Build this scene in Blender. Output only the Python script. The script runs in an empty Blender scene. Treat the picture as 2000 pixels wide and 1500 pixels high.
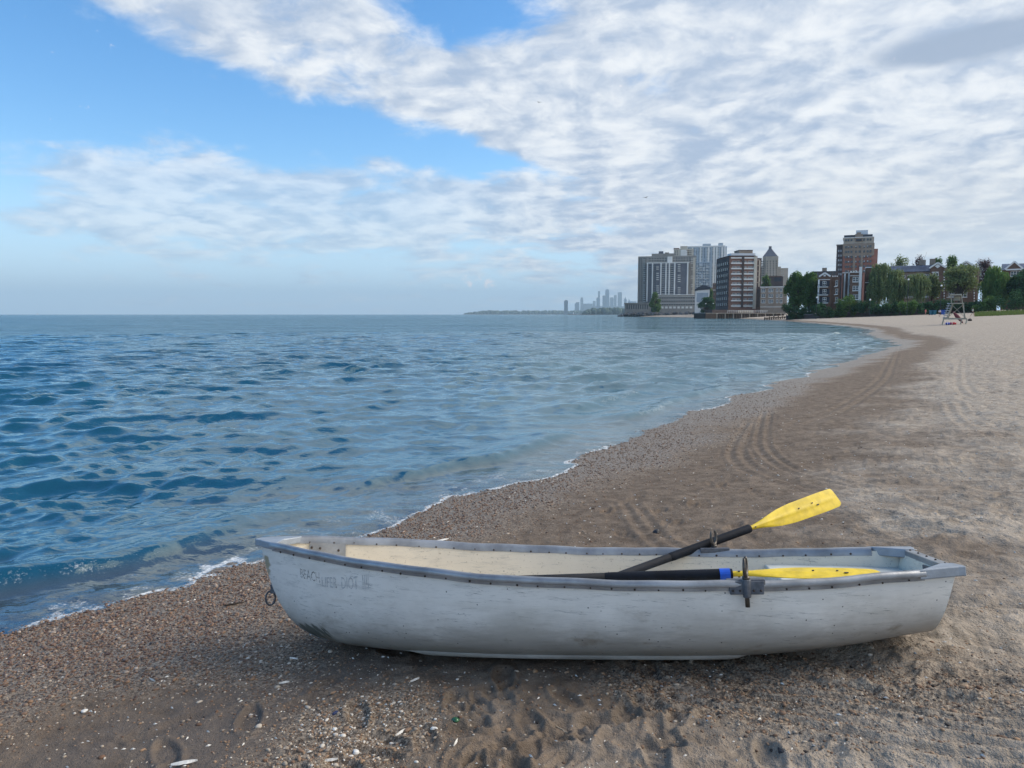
import bpy, bmesh, math, random
import numpy as np
from mathutils import Vector, Matrix

random.seed(7)
RNG = np.random.default_rng(7)
SC = bpy.context.scene
COL = SC.collection
R = math.radians

# ------------------------------------------------------------------ camera
F = 1428.0                      # focal length in pixels of the 2000 x 1500 photograph
PITCH = R(5.44)
EYE = 1.6
CP, SP = math.cos(PITCH), math.sin(PITCH)
cam_data = bpy.data.cameras.new('camera')
cam = bpy.data.objects.new('camera', cam_data)
COL.objects.link(cam)
cam.location = (0, 0, EYE)
cam.rotation_euler = (R(90) - PITCH, 0, 0)
cam_data.sensor_width = 36.0
cam_data.lens = F / 2000.0 * 36.0
cam_data.clip_start = 0.05
cam_data.clip_end = 60000
SC.camera = cam

# ------------------------------------------------------------------ sky, sun, exposure
SUN_DIR = Vector((0.78, 0.14, 0.60)).normalized()
SUN_EL = math.asin(SUN_DIR.z)
SUN_ROT = math.atan2(SUN_DIR.x, SUN_DIR.y)
SC.view_settings.view_transform = 'Standard'
SC.view_settings.look = 'None'
SC.view_settings.exposure = 0.6
SC.view_settings.gamma = 1.0
SC.view_settings.use_curve_mapping = False
SC.cycles.use_denoising = True
SC.cycles.max_bounces = 6
SC.cycles.transparent_max_bounces = 12
SC.cycles.volume_bounces = 0
SC.cycles.caustics_reflective = False
SC.cycles.caustics_refractive = False
SC.cycles.sample_clamp_indirect = 4.0

sun_data = bpy.data.lights.new('sun', 'SUN')
sun_data.energy = 2.6
sun_data.angle = R(42)
sun_data.color = (1.0, 0.90, 0.78)
sun = bpy.data.objects.new('sun', sun_data)
COL.objects.link(sun)
sun.rotation_euler = (-SUN_DIR).to_track_quat('-Z', 'Y').to_euler()


class NB:
    """small helper that writes shader node trees"""
    def __init__(self, tree):
        self.t = tree
        self.n = tree.nodes
        self.l = tree.links

    def node(self, kind, **kw):
        nd = self.n.new(kind)
        for k, v in kw.items():
            setattr(nd, k, v)
        return nd

    def put(self, sock, v):
        if v is None:
            return
        if isinstance(v, bpy.types.NodeSocket):
            self.l.new(v, sock)
        elif isinstance(v, (tuple, list)):
            if sock.type == 'RGBA' and len(v) == 3:
                v = tuple(v) + (1,)
            sock.default_value = v
        else:
            sock.default_value = v

    def m(self, op, a, b=None, c=None, clamp=False):
        nd = self.node('ShaderNodeMath', operation=op, use_clamp=clamp)
        self.put(nd.inputs[0], a)
        self.put(nd.inputs[1], b)
        self.put(nd.inputs[2], c)
        return nd.outputs[0]

    def v(self, op, a, b=None):
        nd = self.node('ShaderNodeVectorMath', operation=op)
        self.put(nd.inputs[0], a)
        if op == 'SCALE':
            self.put(nd.inputs['Scale'], b)
        else:
            self.put(nd.inputs[1], b)
        return nd.outputs[0]

    def smooth(self, x, lo, hi, a=0.0, b=1.0):
        nd = self.node('ShaderNodeMapRange', interpolation_type='SMOOTHSTEP')
        self.put(nd.inputs[0], x)
        self.put(nd.inputs[1], lo)
        self.put(nd.inputs[2], hi)
        self.put(nd.inputs[3], a)
        self.put(nd.inputs[4], b)
        return nd.outputs[0]

    def mix(self, f, a, b, blend='MIX'):
        nd = self.node('ShaderNodeMix', data_type='RGBA', blend_type=blend)
        self.put(nd.inputs[0], f)
        self.put(nd.inputs[6], a)
        self.put(nd.inputs[7], b)
        return nd.outputs[2]

    def noise(self, vec, scale, detail=4.0, rough=0.55, dist=0.0, dim='3D', col=False):
        nd = self.node('ShaderNodeTexNoise', noise_dimensions=dim)
        self.put(nd.inputs['Vector'], vec)
        self.put(nd.inputs['Scale'], scale)
        self.put(nd.inputs['Detail'], detail)
        self.put(nd.inputs['Roughness'], rough)
        self.put(nd.inputs['Distortion'], dist)
        return nd.outputs[1 if col else 0]

    def xyz(self, x, y, z):
        nd = self.node('ShaderNodeCombineXYZ')
        self.put(nd.inputs[0], x)
        self.put(nd.inputs[1], y)
        self.put(nd.inputs[2], z)
        return nd.outputs[0]

    def sep(self, v):
        nd = self.node('ShaderNodeSeparateXYZ')
        self.put(nd.inputs[0], v)
        return nd.outputs

    def attr(self, name, kind='GEOMETRY', out=2):
        nd = self.node('ShaderNodeAttribute', attribute_name=name, attribute_type=kind)
        return nd.outputs[out]

    def bump(self, h, strength=0.3, dist=0.02, normal=None):
        nd = self.node('ShaderNodeBump')
        self.put(nd.inputs['Strength'], strength)
        self.put(nd.inputs['Distance'], dist)
        self.put(nd.inputs['Height'], h)
        self.put(nd.inputs['Normal'], normal)
        return nd.outputs[0]


world = bpy.data.worlds.new('World')
SC.world = world
world.use_nodes = True
wt = world.node_tree
for nd in list(wt.nodes):
    wt.nodes.remove(nd)
w = NB(wt)
sky = w.node('ShaderNodeTexSky', sky_type='NISHITA')
sky.sun_disc = False
sky.sun_elevation = SUN_EL
sky.sun_rotation = SUN_ROT
sky.altitude = 180
sky.air_density = 1.0
sky.dust_density = 0.6
sky.ozone_density = 2.0
hs = w.node('ShaderNodeHueSaturation')
hs.inputs['Saturation'].default_value = 1.32
hs.inputs['Value'].default_value = 1.42
w.l.new(sky.outputs[0], hs.inputs['Color'])
dirv = w.node('ShaderNodeTexCoord').outputs['Generated']
dx, dy, dz = w.sep(dirv)
zc = w.m('MAXIMUM', dz, 0.0)
den = w.m('ADD', zc, 0.19)
pv = w.xyz(w.m('DIVIDE', dx, den), w.m('DIVIDE', dy, den), 0.0)
az = w.m('MULTIPLY', w.m('ARCTAN2', dx, w.m('ABSOLUTE', dy)), 57.2958)
el = w.m('MULTIPLY', w.m('ARCSINE', dz), 57.2958)


def gauss(a0, e0, sa, se):
    qa = w.m('DIVIDE', w.m('SUBTRACT', az, a0), sa)
    qe = w.m('DIVIDE', w.m('SUBTRACT', el, e0), se)
    q = w.m('ADD', w.m('MULTIPLY', qa, qa), w.m('MULTIPLY', qe, qe))
    return w.m('EXPONENT', w.m('MULTIPLY', q, -1.0))


# cover: a broken deck from the right, blue to the upper left, a thin streaky layer low on the left
elf = w.m('SUBTRACT', el, w.m('MULTIPLY', w.m('MAXIMUM', w.m('SUBTRACT', el, 24.0), 0.0), 1.6))   # the deck thins out again overhead
s1 = w.m('ADD', w.m('MULTIPLY', w.m('ADD', az, 29.5), 0.274), w.m('MULTIPLY', w.m('SUBTRACT', elf, 19.8), 0.962))
cov1 = w.m('MULTIPLY', w.smooth(s1, -3.6, 2.6), 0.88)
cov1 = w.m('SUBTRACT', cov1, w.m('MULTIPLY', gauss(-4.5, 22.8, 6.5, 3.0), 0.7))
cov2 = w.m('MULTIPLY', w.smooth(el, 13.8, 9.6), w.smooth(az, -44.0, -24.0, 0.34, 0.80))
cov3 = w.smooth(az, -6.0, 12.0, 0.0, 1.0)
cov = w.m('MAXIMUM', w.m('MAXIMUM', cov1, cov2), cov3)
cov = w.m('SUBTRACT', cov, w.m('MULTIPLY', w.smooth(el, 7.0, 2.5), w.smooth(az, 30.0, -10.0, 0.0, 0.35)))
warp = w.noise(pv, 2.6, 3.0, 0.5, col=True)
pw = w.v('ADD', pv, w.v('SCALE', w.v('SUBTRACT', warp, (0.5, 0.5, 0.5)), 0.22))
n1 = w.noise(pw, 3.3, 9.0, 0.60)
n3 = w.noise(pv, 1.2, 3.0, 0.5)
shape = w.m('ADD', w.m('MULTIPLY', w.m('SUBTRACT', n1, 0.5), 1.25), w.m('MULTIPLY', w.m('SUBTRACT', n3, 0.5), 0.75))
dens = w.smooth(w.m('ADD', shape, w.m('MULTIPLY', w.m('SUBTRACT', cov, 0.56), 0.95)), -0.15, 0.21)
thin = w.m('MULTIPLY', w.smooth(az, 8.0, -12.0), w.smooth(el, 14.0, 9.0))
dens = w.m('MULTIPLY', dens, w.m('SUBTRACT', 1.0, w.m('MULTIPLY', thin, 0.36)))
pS = w.v('ADD', pw, (0.045, 0.03, 0.0))
n1s = w.noise(pS, 3.3, 6.0, 0.60)
n2 = w.noise(pw, 6.0, 6.0, 0.58)
relief = w.m('ADD', w.m('MULTIPLY', w.m('SUBTRACT', n1, n1s), 2.4),
             w.m('ADD', w.m('MULTIPLY', w.m('SUBTRACT', n2, 0.5), 2.0), w.m('MULTIPLY', w.m('SUBTRACT', n3, 0.5), 1.2)))
lit = w.smooth(relief, -0.55, 0.55)
ccol = w.mix(lit, (3.05, 3.75, 4.9), (6.4, 6.6, 6.8))
warmlow = w.m('MULTIPLY', w.smooth(el, 13.0, 2.0), w.smooth(az, 2.0, 28.0))
ccol = w.mix(w.m('MULTIPLY', warmlow, 0.55), ccol, (6.1, 5.95, 5.5))
# one heavier grey cloud up on the right
dk = w.m('MULTIPLY', w.smooth(w.m('ADD', gauss(31.0, 16.9, 6.0, 1.3), w.m('MULTIPLY', w.m('SUBTRACT', n2, 0.5), 1.1)), 0.25, 0.75), 0.95)
ccol = w.mix(dk, ccol, (2.7, 3.3, 4.3))
# two small far cumulus over the lake
cu = w.m('ADD', gauss(-3.6, 2.75, 0.55, 0.85), gauss(-2.1, 2.5, 1.1, 0.55))
nc = w.noise(dirv, 75.0, 6.0, 0.62)
cu = w.smooth(w.m('ADD', cu, w.m('MULTIPLY', w.m('SUBTRACT', nc, 0.5), 3.4)), 0.55, 1.3)
base = w.mix(w.smooth(el, 12.0, 0.0, 0.0, 0.8), hs.outputs[0], (3.7, 5.4, 7.6))
skyc = w.mix(dens, base, ccol)
skyc = w.mix(w.m('MULTIPLY', cu, 0.85), skyc, (8.8, 7.6, 7.2))
bg = w.node('ShaderNodeBackground')
bg.inputs['Strength'].default_value = 0.1
w.l.new(skyc, bg.inputs['Color'])
wo = w.node('ShaderNodeOutputWorld')
w.l.new(bg.outputs[0], wo.inputs['Surface'])


# ------------------------------------------------------------------ numeric helpers
def ray(px, py):
    x, u = (px - 1000.0) / F, (750.0 - py) / F
    return np.array([x, CP + u * SP, -SP + u * CP])


def on_z(px, py, z):
    """the point of the level z that shows at this pixel of the photograph"""
    d = ray(px, py)
    k = (z - EYE) / d[2]
    return np.array([0, 0, EYE]) + k * d


def on_y(px, py, y):
    d = ray(px, py)
    k = y / d[1]
    return np.array([0, 0, EYE]) + k * d


def sstep(x, lo, hi):
    t = np.clip((x - lo) / (hi - lo), 0, 1)
    return t * t * (3 - 2 * t)


def _hash(ix, iy, seed):
    h = (ix.astype(np.int64) * 374761393 + iy.astype(np.int64) * 668265263 + seed * 974711) & 0x7fffffff
    h = ((h ^ (h >> 13)) * 1274126177) & 0x7fffffff
    return ((h ^ (h >> 16)) & 0xffff) / 65535.0


def vnoise(x, y, seed=0):
    ix, iy = np.floor(x), np.floor(y)
    fx, fy = x - ix, y - iy
    fx = fx * fx * fx * (fx * (fx * 6 - 15) + 10)
    fy = fy * fy * fy * (fy * (fy * 6 - 15) + 10)
    a, b = _hash(ix, iy, seed), _hash(ix + 1, iy, seed)
    c, d = _hash(ix, iy + 1, seed), _hash(ix + 1, iy + 1, seed)
    return (a * (1 - fx) + b * fx) * (1 - fy) + (c * (1 - fx) + d * fx) * fy


def fbm(x, y, octs=4, seed=0, gain=0.5):
    s, a, t = 0.0, 1.0, 0.0
    for o in range(octs):
        k = 2.03 ** o
        ca, sa = math.cos(o * 1.1), math.sin(o * 1.1)
        s = s + a * vnoise((x * ca - y * sa) * k + o * 17.3, (x * sa + y * ca) * k - o * 9.1, seed + o)
        t += a
        a *= gain
    return s / t


# ------------------------------------------------------------------ mesh helpers
class MB:
    def __init__(self):
        self.v, self.f = [], []

    def add(self, vs, fs):
        o = len(self.v)
        self.v += [tuple(map(float, p)) for p in vs]
        self.f += [tuple(i + o for i in q) for q in fs]
        return self

    def box(self, a, b):
        x0, y0, z0 = a
        x1, y1, z1 = b
        return self.add([(x0, y0, z0), (x1, y0, z0), (x1, y1, z0), (x0, y1, z0), (x0, y0, z1), (x1, y0, z1), (x1, y1, z1), (x0, y1, z1)],
                        [(0, 3, 2, 1), (4, 5, 6, 7), (0, 1, 5, 4), (1, 2, 6, 5), (2, 3, 7, 6), (3, 0, 4, 7)])

    def prism(self, poly, y0, y1):
        """poly: (x, z) counter-clockwise seen from -y"""
        n = len(poly)
        vs = [(x, y0, z) for x, z in poly] + [(x, y1, z) for x, z in poly]
        fs = [tuple(range(n)), tuple(range(2 * n - 1, n - 1, -1))]
        fs += [(i, i + n, (i + 1) % n + n, (i + 1) % n) for i in range(n)]
        return self.add(vs, fs)

    def slab(self, poly, z0, z1):
        """poly: (x, y) or (x, y, dz) counter-clockwise seen from above"""
        n = len(poly)
        dzs = [p[2] if len(p) > 2 else 0 for p in poly]
        vs = [(p[0], p[1], z0 + q) for p, q in zip(poly, dzs)] + [(p[0], p[1], z1 + q) for p, q in zip(poly, dzs)]
        fs = [tuple(range(n - 1, -1, -1)), tuple(range(n, 2 * n))]
        fs += [(i, (i + 1) % n, (i + 1) % n + n, i + n) for i in range(n)]
        return self.add(vs, fs)

    def tube(self, pts, rad, n=8, caps=True):
        pts = [Vector(p) for p in pts]
        if not isinstance(rad, (list, tuple, np.ndarray)):
            rad = [rad] * len(pts)
        vs, fs = [], []
        up = None
        for i, p in enumerate(pts):
            t = (pts[min(i + 1, len(pts) - 1)] - pts[max(i - 1, 0)]).normalized()
            if up is None:
                up = Vector((0, 0, 1)) if abs(t.z) < 0.9 else Vector((1, 0, 0))
            a = t.cross(up).normalized()
            b = a.cross(t).normalized()
            up = b
            for k in range(n):
                q = 2 * math.pi * k / n
                vs.append(p + (a * math.cos(q) + b * math.sin(q)) * rad[i])
        for i in range(len(pts) - 1):
            for k in range(n):
                fs.append((i * n + k, i * n + (k + 1) % n, (i + 1) * n + (k + 1) % n, (i + 1) * n + k))
        if caps:
            fs.append(tuple(range(n - 1, -1, -1)))
            fs.append(tuple(range((len(pts) - 1) * n, len(pts) * n)))
        return self.add(vs, fs)

    def bar(self, p, q, wdt, hgt, up=(0, 0, 1)):
        p, q = Vector(p), Vector(q)
        t = (q - p).normalized()
        a = t.cross(Vector(up))
        if a.length < 1e-4:
            a = t.cross(Vector((0, 1, 0)))
        a = a.normalized() * wdt / 2
        b = a.cross(t).normalized() * hgt / 2
        vs = [p - a - b, p + a - b, p + a + b, p - a + b, q - a - b, q + a - b, q + a + b, q - a + b]
        return self.add(vs, [(0, 1, 2, 3), (7, 6, 5, 4), (0, 4, 5, 1), (1, 5, 6, 2), (2, 6, 7, 3), (3, 7, 4, 0)])

    def grid(self, P, closed_u=False):
        """P[i][j] points"""
        nu, nv = len(P), len(P[0])
        vs = [p for row in P for p in row]
        fs = []
        for i in range(nu - (0 if closed_u else 1)):
            for j in range(nv - 1):
                i2 = (i + 1) % nu
                fs.append((i * nv + j, i2 * nv + j, i2 * nv + j + 1, i * nv + j + 1))
        return self.add(vs, fs)

    def ball(self, c, r, nu=8, nv=6):
        if not isinstance(r, (tuple, list)):
            r = (r, r, r)
        P = []
        for i in range(nu):
            a = 2 * math.pi * i / nu
            P.append([(c[0] + r[0] * math.sin(math.pi * j / nv) * math.cos(a), c[1] + r[1] * math.sin(math.pi * j / nv) * math.sin(a),
                       c[2] - r[2] * math.cos(math.pi * j / nv)) for j in range(nv + 1)])
        return self.grid(P, True)

    def build(self, name, mat, parent=None, smooth=False, bevel=0.0, fix=False):
        me = bpy.data.meshes.new(name)
        me.from_pydata(self.v, [], self.f)
        if fix or bevel:
            bm = bmesh.new()
            bm.from_mesh(me)
            bmesh.ops.remove_doubles(bm, verts=bm.verts, dist=1e-5)
            bmesh.ops.recalc_face_normals(bm, faces=bm.faces)
            bm.to_mesh(me)
            bm.free()
        me.materials.append(mat)
        if smooth:
            me.polygons.foreach_set('use_smooth', [True] * len(me.polygons))
        o = bpy.data.objects.new(name, me)
        COL.objects.link(o)
        o.parent = parent
        if bevel:
            md = o.modifiers.new('bevel', 'BEVEL')
            md.width = bevel
            md.segments = 2
            md.limit_method = 'ANGLE'
        return o


def empty(name, loc, label=None, cat=None, group=None, rot=(0, 0, 0)):
    o = bpy.data.objects.new(name, None)
    o.empty_display_size = 0.2
    COL.objects.link(o)
    o.location = loc
    o.rotation_euler = rot
    tag(o, label, cat, group)
    return o


def tag(o, label=None, cat=None, group=None, kind=None):
    for k, v in (('label', label), ('category', cat), ('group', group), ('kind', kind)):
        if v:
            o[k] = v
    return o


def copy_tree(o, parent=None):
    c = o.copy()
    COL.objects.link(c)
    c.parent = parent
    for ch in list(o.children):
        copy_tree(ch, c)
    return c


def mat(name, color, rough=0.7, metal=0.0, var=0.0, scale=3.0, spec=0.5, bump=0.0, bscale=40.0, var_col=None):
    m = bpy.data.materials.new(name)
    m.use_nodes = True
    b = NB(m.node_tree)
    pb = b.n['Principled BSDF']
    pb.inputs['Roughness'].default_value = rough
    pb.inputs['Metallic'].default_value = metal
    pb.inputs['Specular IOR Level'].default_value = spec
    co = b.node('ShaderNodeTexCoord').outputs['Object']
    if var > 0:
        n = b.noise(co, scale, 5.0, 0.6)
        dark = var_col or tuple(c * (1 - var) for c in color)
        lite = tuple(min(1, c * (1 + var * 0.5)) for c in color)
        b.l.new(b.mix(b.smooth(n, 0.3, 0.7), dark, lite), pb.inputs['Base Color'])
    else:
        pb.inputs['Base Color'].default_value = tuple(color) + (1,)
    if bump > 0:
        b.l.new(b.bump(b.noise(co, bscale, 4.0, 0.6), bump, 0.01), pb.inputs['Normal'])
    return m


# ------------------------------------------------------------------ shore line and levels
WL = -0.45                                              # level of the lake; the camera stands on 0
shore_px = [(0, 1240), (250, 1186), (500, 1112), (640, 1062), (760, 1030), (830, 988), (1000, 941), (1090, 922),
            (1200, 872), (1300, 828), (1400, 791), (1480, 762), (1550, 742), (1640, 710), (1700, 691), (1752, 674),
            (1738, 664), (1700, 655), (1700, 644), (1640, 636), (1560, 629), (1490, 624.5), (1430, 621.8)]
SH = [on_z(x, y, WL)[:2] for x, y in shore_px]
d0 = (SH[0] - SH[2])
d0 /= np.linalg.norm(d0)
SH = [SH[0] + d0 * 160, SH[0] + d0 * 40 + np.array([-2, 0]), SH[0] + d0 * 8, SH[0] + d0 * 2.5] + SH
SH += [np.array(p) for p in [(118, 430), (117, 520), (112, 640), (107, 705), (112, 760), (150, 820), (230, 1000), (420, 1700), (800, 2600), (1500, 4200)]]
SH = np.array(SH)


def dense(P, n=6):
    out = []
    for i in range(len(P) - 1):
        p0, p1, p2, p3 = P[max(i - 1, 0)], P[i], P[i + 1], P[min(i + 2, len(P) - 1)]
        for k in range(n):
            t = k / n
            h = np.linalg.norm(p2 - p1)
            m1 = (p2 - p0) / max(np.linalg.norm(p2 - p1) + np.linalg.norm(p1 - p0), 1e-6) * h
            m2 = (p3 - p1) / max(np.linalg.norm(p3 - p2) + np.linalg.norm(p2 - p1), 1e-6) * h
            out.append((2 * t**3 - 3 * t**2 + 1) * p1 + (t**3 - 2 * t**2 + t) * m1 + (-2 * t**3 + 3 * t**2) * p2 + (t**3 - t**2) * m2)
    out.append(P[-1])
    return np.array(out)


SHD = dense(SH, 3)
SHL = np.concatenate([[0], np.cumsum(np.linalg.norm(np.diff(SHD, axis=0), axis=1))])
SHL -= SHL[12]                                          # zero where the photograph's left edge meets the lake


def shore(x, y):
    """signed distance inland and length along the shore"""
    x = np.asarray(x, float)
    y = np.asarray(y, float)
    best = np.full(x.shape, 1e18)
    dd = np.zeros(x.shape)
    ss = np.zeros(x.shape)
    for i in range(len(SHD) - 1):
        ax, ay = SHD[i]
        ex, ey = SHD[i + 1] - SHD[i]
        L2 = ex * ex + ey * ey
        t = np.clip(((x - ax) * ex + (y - ay) * ey) / L2, 0, 1)
        qx, qy = x - ax - t * ex, y - ay - t * ey
        q = qx * qx + qy * qy
        c = ex * qy - ey * qx                            # > 0: left of the line, the lake
        up = q < best
        best = np.where(up, q, best)
        dd = np.where(up, np.where(c > 0, -1.0, 1.0), dd)
        ss = np.where(up, SHL[i] + t * math.sqrt(L2), ss)
    return dd * np.sqrt(best), ss


PD = [-4000, -60, -12, -4, 0, 2.0, 5.0, 8.0, 14, 35, 75, 140, 4000]
PZ = [-7, -5, -1.6, -0.75, WL, -0.268, 0.0, 0.17, 0.5, 1.4, 3.1, 3.5, 3.8]


def level(d):
    return np.interp(d, PD, PZ)


def ground(x, y):
    return float(level(shore(np.array([x]), np.array([y]))[0])[0])


def fan(rr, th, origin):
    TH, RR = np.meshgrid(th, rr)
    return origin[0] + RR * np.sin(TH), origin[1] + RR * np.cos(TH)


def radii(r0, r1, k, lin):
    r, out = r0, []
    while r < r1:
        out.append(r)
        r += max(0.006, min(r * r / k, lin * r))
    out.append(r1)
    return np.array(out)


def grid_object(name, X, Y, Z, keep, attrs, material):
    nr, nc = X.shape
    idx = np.arange(nr * nc).reshape(nr, nc)
    q = np.stack([idx[:-1, :-1], idx[:-1, 1:], idx[1:, 1:], idx[1:, :-1]], -1).reshape(-1, 4)
    kq = keep.reshape(-1)[q].any(1)
    q = q[kq]
    used = np.zeros(nr * nc, bool)
    used[q.reshape(-1)] = True
    remap = np.cumsum(used) - 1
    co = np.stack([X, Y, Z], -1).reshape(-1, 3)[used].astype(np.float32)
    q = remap[q].astype(np.int32)
    me = bpy.data.meshes.new(name)
    me.vertices.add(len(co))
    me.vertices.foreach_set('co', co.reshape(-1))
    me.loops.add(q.size)
    me.loops.foreach_set('vertex_index', q.reshape(-1))
    me.polygons.add(len(q))
    me.polygons.foreach_set('loop_start', np.arange(0, q.size, 4, dtype=np.int32))
    me.polygons.foreach_set('use_smooth', np.ones(len(q), bool))
    me.update(calc_edges=True)
    me.validate()
    for k, a in attrs.items():
        at = me.attributes.new(k, 'FLOAT', 'POINT')
        at.data.foreach_set('value', a.reshape(-1)[used].astype(np.float32))
    me.materials.append(material)
    o = bpy.data.objects.new(name, me)
    COL.objects.link(o)
    return o


# ------------------------------------------------------------------ the beach
def blob(x, y, px, py, rx, ry, rot=0.0):
    c = on_z(px, py, -0.08)
    u, v = x - c[0], y - c[1]
    a, b = u * math.cos(rot) + v * math.sin(rot), -u * math.sin(rot) + v * math.cos(rot)
    return np.exp(-((a / rx) ** 2 + (b / ry) ** 2))


def masks(x, y, d, s):
    """pebbles, wetness and how trodden the sand is, all in the place's own coordinates"""
    n = fbm(x * 0.9, y * 0.9, 4, 11)
    nf = fbm(x * 3.1, y * 3.1, 3, 21)
    wet = sstep(2.6 + (n - 0.5) * 2.2, 0.5, d) if False else 1 - sstep(d + (n - 0.5) * 1.6, 0.5, 2.5)
    band = 1 - sstep(d + (n - 0.5) * 1.8, 0.7, 2.1)
    peb = band * (0.55 + 0.6 * nf)
    smooth = np.clip(blob(x, y, 340, 1385, 0.72, 0.40, 0.75) * 2.4 + blob(x, y, 330, 1480, 0.42, 0.26, 0.3) * 1.6 - 0.25 * n, 0, 1)
    smooth = smooth * sstep(nf, 0.15, 0.42)
    patch = blob(x, y, 690, 1385, 0.34, 0.48, -0.4) + 0.7 * blob(x, y, 520, 1215, 0.35, 0.5, 0.5)
    grav = blob(x, y, 1700, 1350, 0.95, 0.32, -0.3) + 0.6 * blob(x, y, 1350, 1340, 0.5, 0.18, -0.3) + 0.5 * blob(x, y, 1600, 1440, 0.4, 0.14, -0.4)
    print_ = blob(x, y, 1080, 1400, 0.62, 0.33, 0.0)
    peb = peb * (1 - 0.93 * smooth) * (1 - 0.75 * print_) + 0.9 * patch * (0.5 + 0.7 * nf) + 0.8 * grav * (0.4 + nf)
    peb = np.clip(peb + 0.07, 0, 1)
    dry = sstep(d + (n - 0.5) * 3.0, 2.2, 6.0)
    far = sstep(np.hypot(x, y), 8, 40) * sstep(d, 2.0, 5.0)
    dry = np.clip(dry + far, 0, 1)
    return peb, np.clip(wet, 0, 1), dry, smooth, np.clip(grav, 0, 1), np.clip(patch, 0, 1), print_


TRACKS = [  # vehicle tracks across the sand, as they run
    ([(1470, 790), (1440, 840), (1455, 870), (1520, 905), (1640, 945), (1760, 975)], 0.34),
    ([(1500, 770), (1490, 830), (1510, 860), (1560, 890), (1680, 925)], 0.30),
    ([(1230, 930), (1270, 985), (1320, 1025), (1400, 1062), (1520, 1090)], 0.26),
    ([(1330, 1312), (1480, 1350), (1650, 1398), (1830, 1440), (2060, 1480)], 0.20),
    ([(1480, 1318), (1640, 1350), (1850, 1400), (2080, 1450)], 0.17),
    ([(1760, 640), (1730, 720), (1640, 780), (1560, 800)], 0.5),
    ([(1860, 780), (1900, 830), (2000, 850), (2100, 860)], 0.4),
    ([(1840, 1172), (1930, 1186), (2080, 1196)], 0.17),
    ([(1880, 700), (1885, 760), (1960, 790), (2050, 800)], 0.45)]


def polyline_field(x, y, pts, half):
    P = dense(np.array([on_z(a, b, 0.0)[:2] for a, b in pts]), 5)
    lo, hi = P.min(0) - half * 2, P.max(0) + half * 2
    sel = (x > lo[0]) & (x < hi[0]) & (y > lo[1]) & (y < hi[1])
    out = np.full(x.shape, 9.0)
    ln = np.zeros(x.shape)
    if not sel.any():
        return out, ln
    xs, ys = x[sel], y[sel]
    b = np.full(xs.shape, 9.0)
    l = np.zeros(xs.shape)
    acc = 0.0
    for i in range(len(P) - 1):
        e = P[i + 1] - P[i]
        L = np.linalg.norm(e)
        t = np.clip(((xs - P[i, 0]) * e[0] + (ys - P[i, 1]) * e[1]) / L**2, 0, 1)
        qx, qy = xs - P[i, 0] - t * e[0], ys - P[i, 1] - t * e[1]
        q = np.hypot(qx, qy) * np.where(e[0] * qy - e[1] * qx > 0, 1, -1)
        up = np.abs(q) < np.abs(b)
        b = np.where(up, q, b)
        l = np.where(up, acc + t * L, l)
        acc += L
    out[sel] = b
    ln[sel] = l
    return out, ln


def beach_relief(x, y, d, s, dry, smooth, print_, grav, peb):
    near = 1 - sstep(np.hypot(x, y), 25, 90)
    z = (fbm(x * 0.35, y * 0.35, 3, 31) - 0.5) * 0.09 * sstep(d, 0.3, 3.0)
    rough = np.clip(0.25 + 0.9 * dry, 0, 1) * (1 - 0.9 * smooth) * sstep(d, 0.4, 1.8)
    a = fbm(x * 2.4 + 0.6 * y, y * 2.4, 4, 41, 0.55)
    rid = 1 - np.abs(2 * fbm(x * 4.3, y * 4.3, 3, 51) - 1)
    z += near * rough * ((a - 0.5) * 0.12 + (rid - 0.7) * 0.035)
    clod = fbm(x * 21, y * 21, 3, 61, 0.6)
    z += near * ((clod - 0.5) * (0.005 + 0.011 * rough + 0.010 * grav + 0.004 * peb) + sstep(clod, 0.58, 0.72) * 0.005 * rough)
    return z


def footprints(x, y, z, spots):
    for (cx, cy, a, dep, L) in spots:
        r_, t_ = math.hypot(cx, cy + 0.9), math.atan2(cx, cy + 0.9)
        dt = 0.3 / r_
        i0, i1 = np.searchsorted(rb, (r_ - 0.3, r_ + 0.3))
        j0, j1 = np.searchsorted(th, (t_ - dt, t_ + dt))
        sel = (slice(i0, i1), slice(j0, j1))
        if i1 <= i0 or j1 <= j0:
            continue
        u, v = x[sel] - cx, y[sel] - cy
        p, q = u * math.cos(a) + v * math.sin(a), -u * math.sin(a) + v * math.cos(a)
        wd = 0.048 * (1 + 0.35 * np.clip(p / L, -1, 1))
        r = np.sqrt((p / (L * 0.5)) ** 2 + (q / wd) ** 2)
        z[sel] += dep * (-(1 - sstep(r, 0.75, 1.05)) + 0.75 * np.exp(-((r - 1.25) / 0.22) ** 2))


th = np.concatenate([np.linspace(R(-115), R(-44), 40)[:-1], np.linspace(R(-44), R(46), 800), np.linspace(R(46), R(115), 40)[1:]])
rb = radii(1.2, 3200, 1180, 0.013)
BX, BY = fan(rb, th, (0.0, -0.9))
BD, BS = shore(BX, BY)
peb, wet, dry, smo, grav, patch, prn = masks(BX, BY, BD, BS)
BZ = level(BD)
REL = beach_relief(BX, BY, BD, BS, dry, smo, prn, grav, peb)
rs = random.Random(5)
spots = []
cand = [(rs.uniform(1.6, 14), R(rs.uniform(-45, 46))) for k in range(900)]
cdd = shore(np.array([q * math.sin(a) for q, a in cand]), np.array([q * math.cos(a) for q, a in cand]))[0]
for (rr_, aa_), dq in zip(cand, cdd):
    fx, fy = rr_ * math.sin(aa_), rr_ * math.cos(aa_)
    if dq < 1.7 or rs.random() > 0.35 + 0.12 * dq:
        continue
    spots.append((fx, fy, rs.uniform(0, 6.28), rs.uniform(0.006, 0.015), rs.uniform(0.2, 0.28)))
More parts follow.
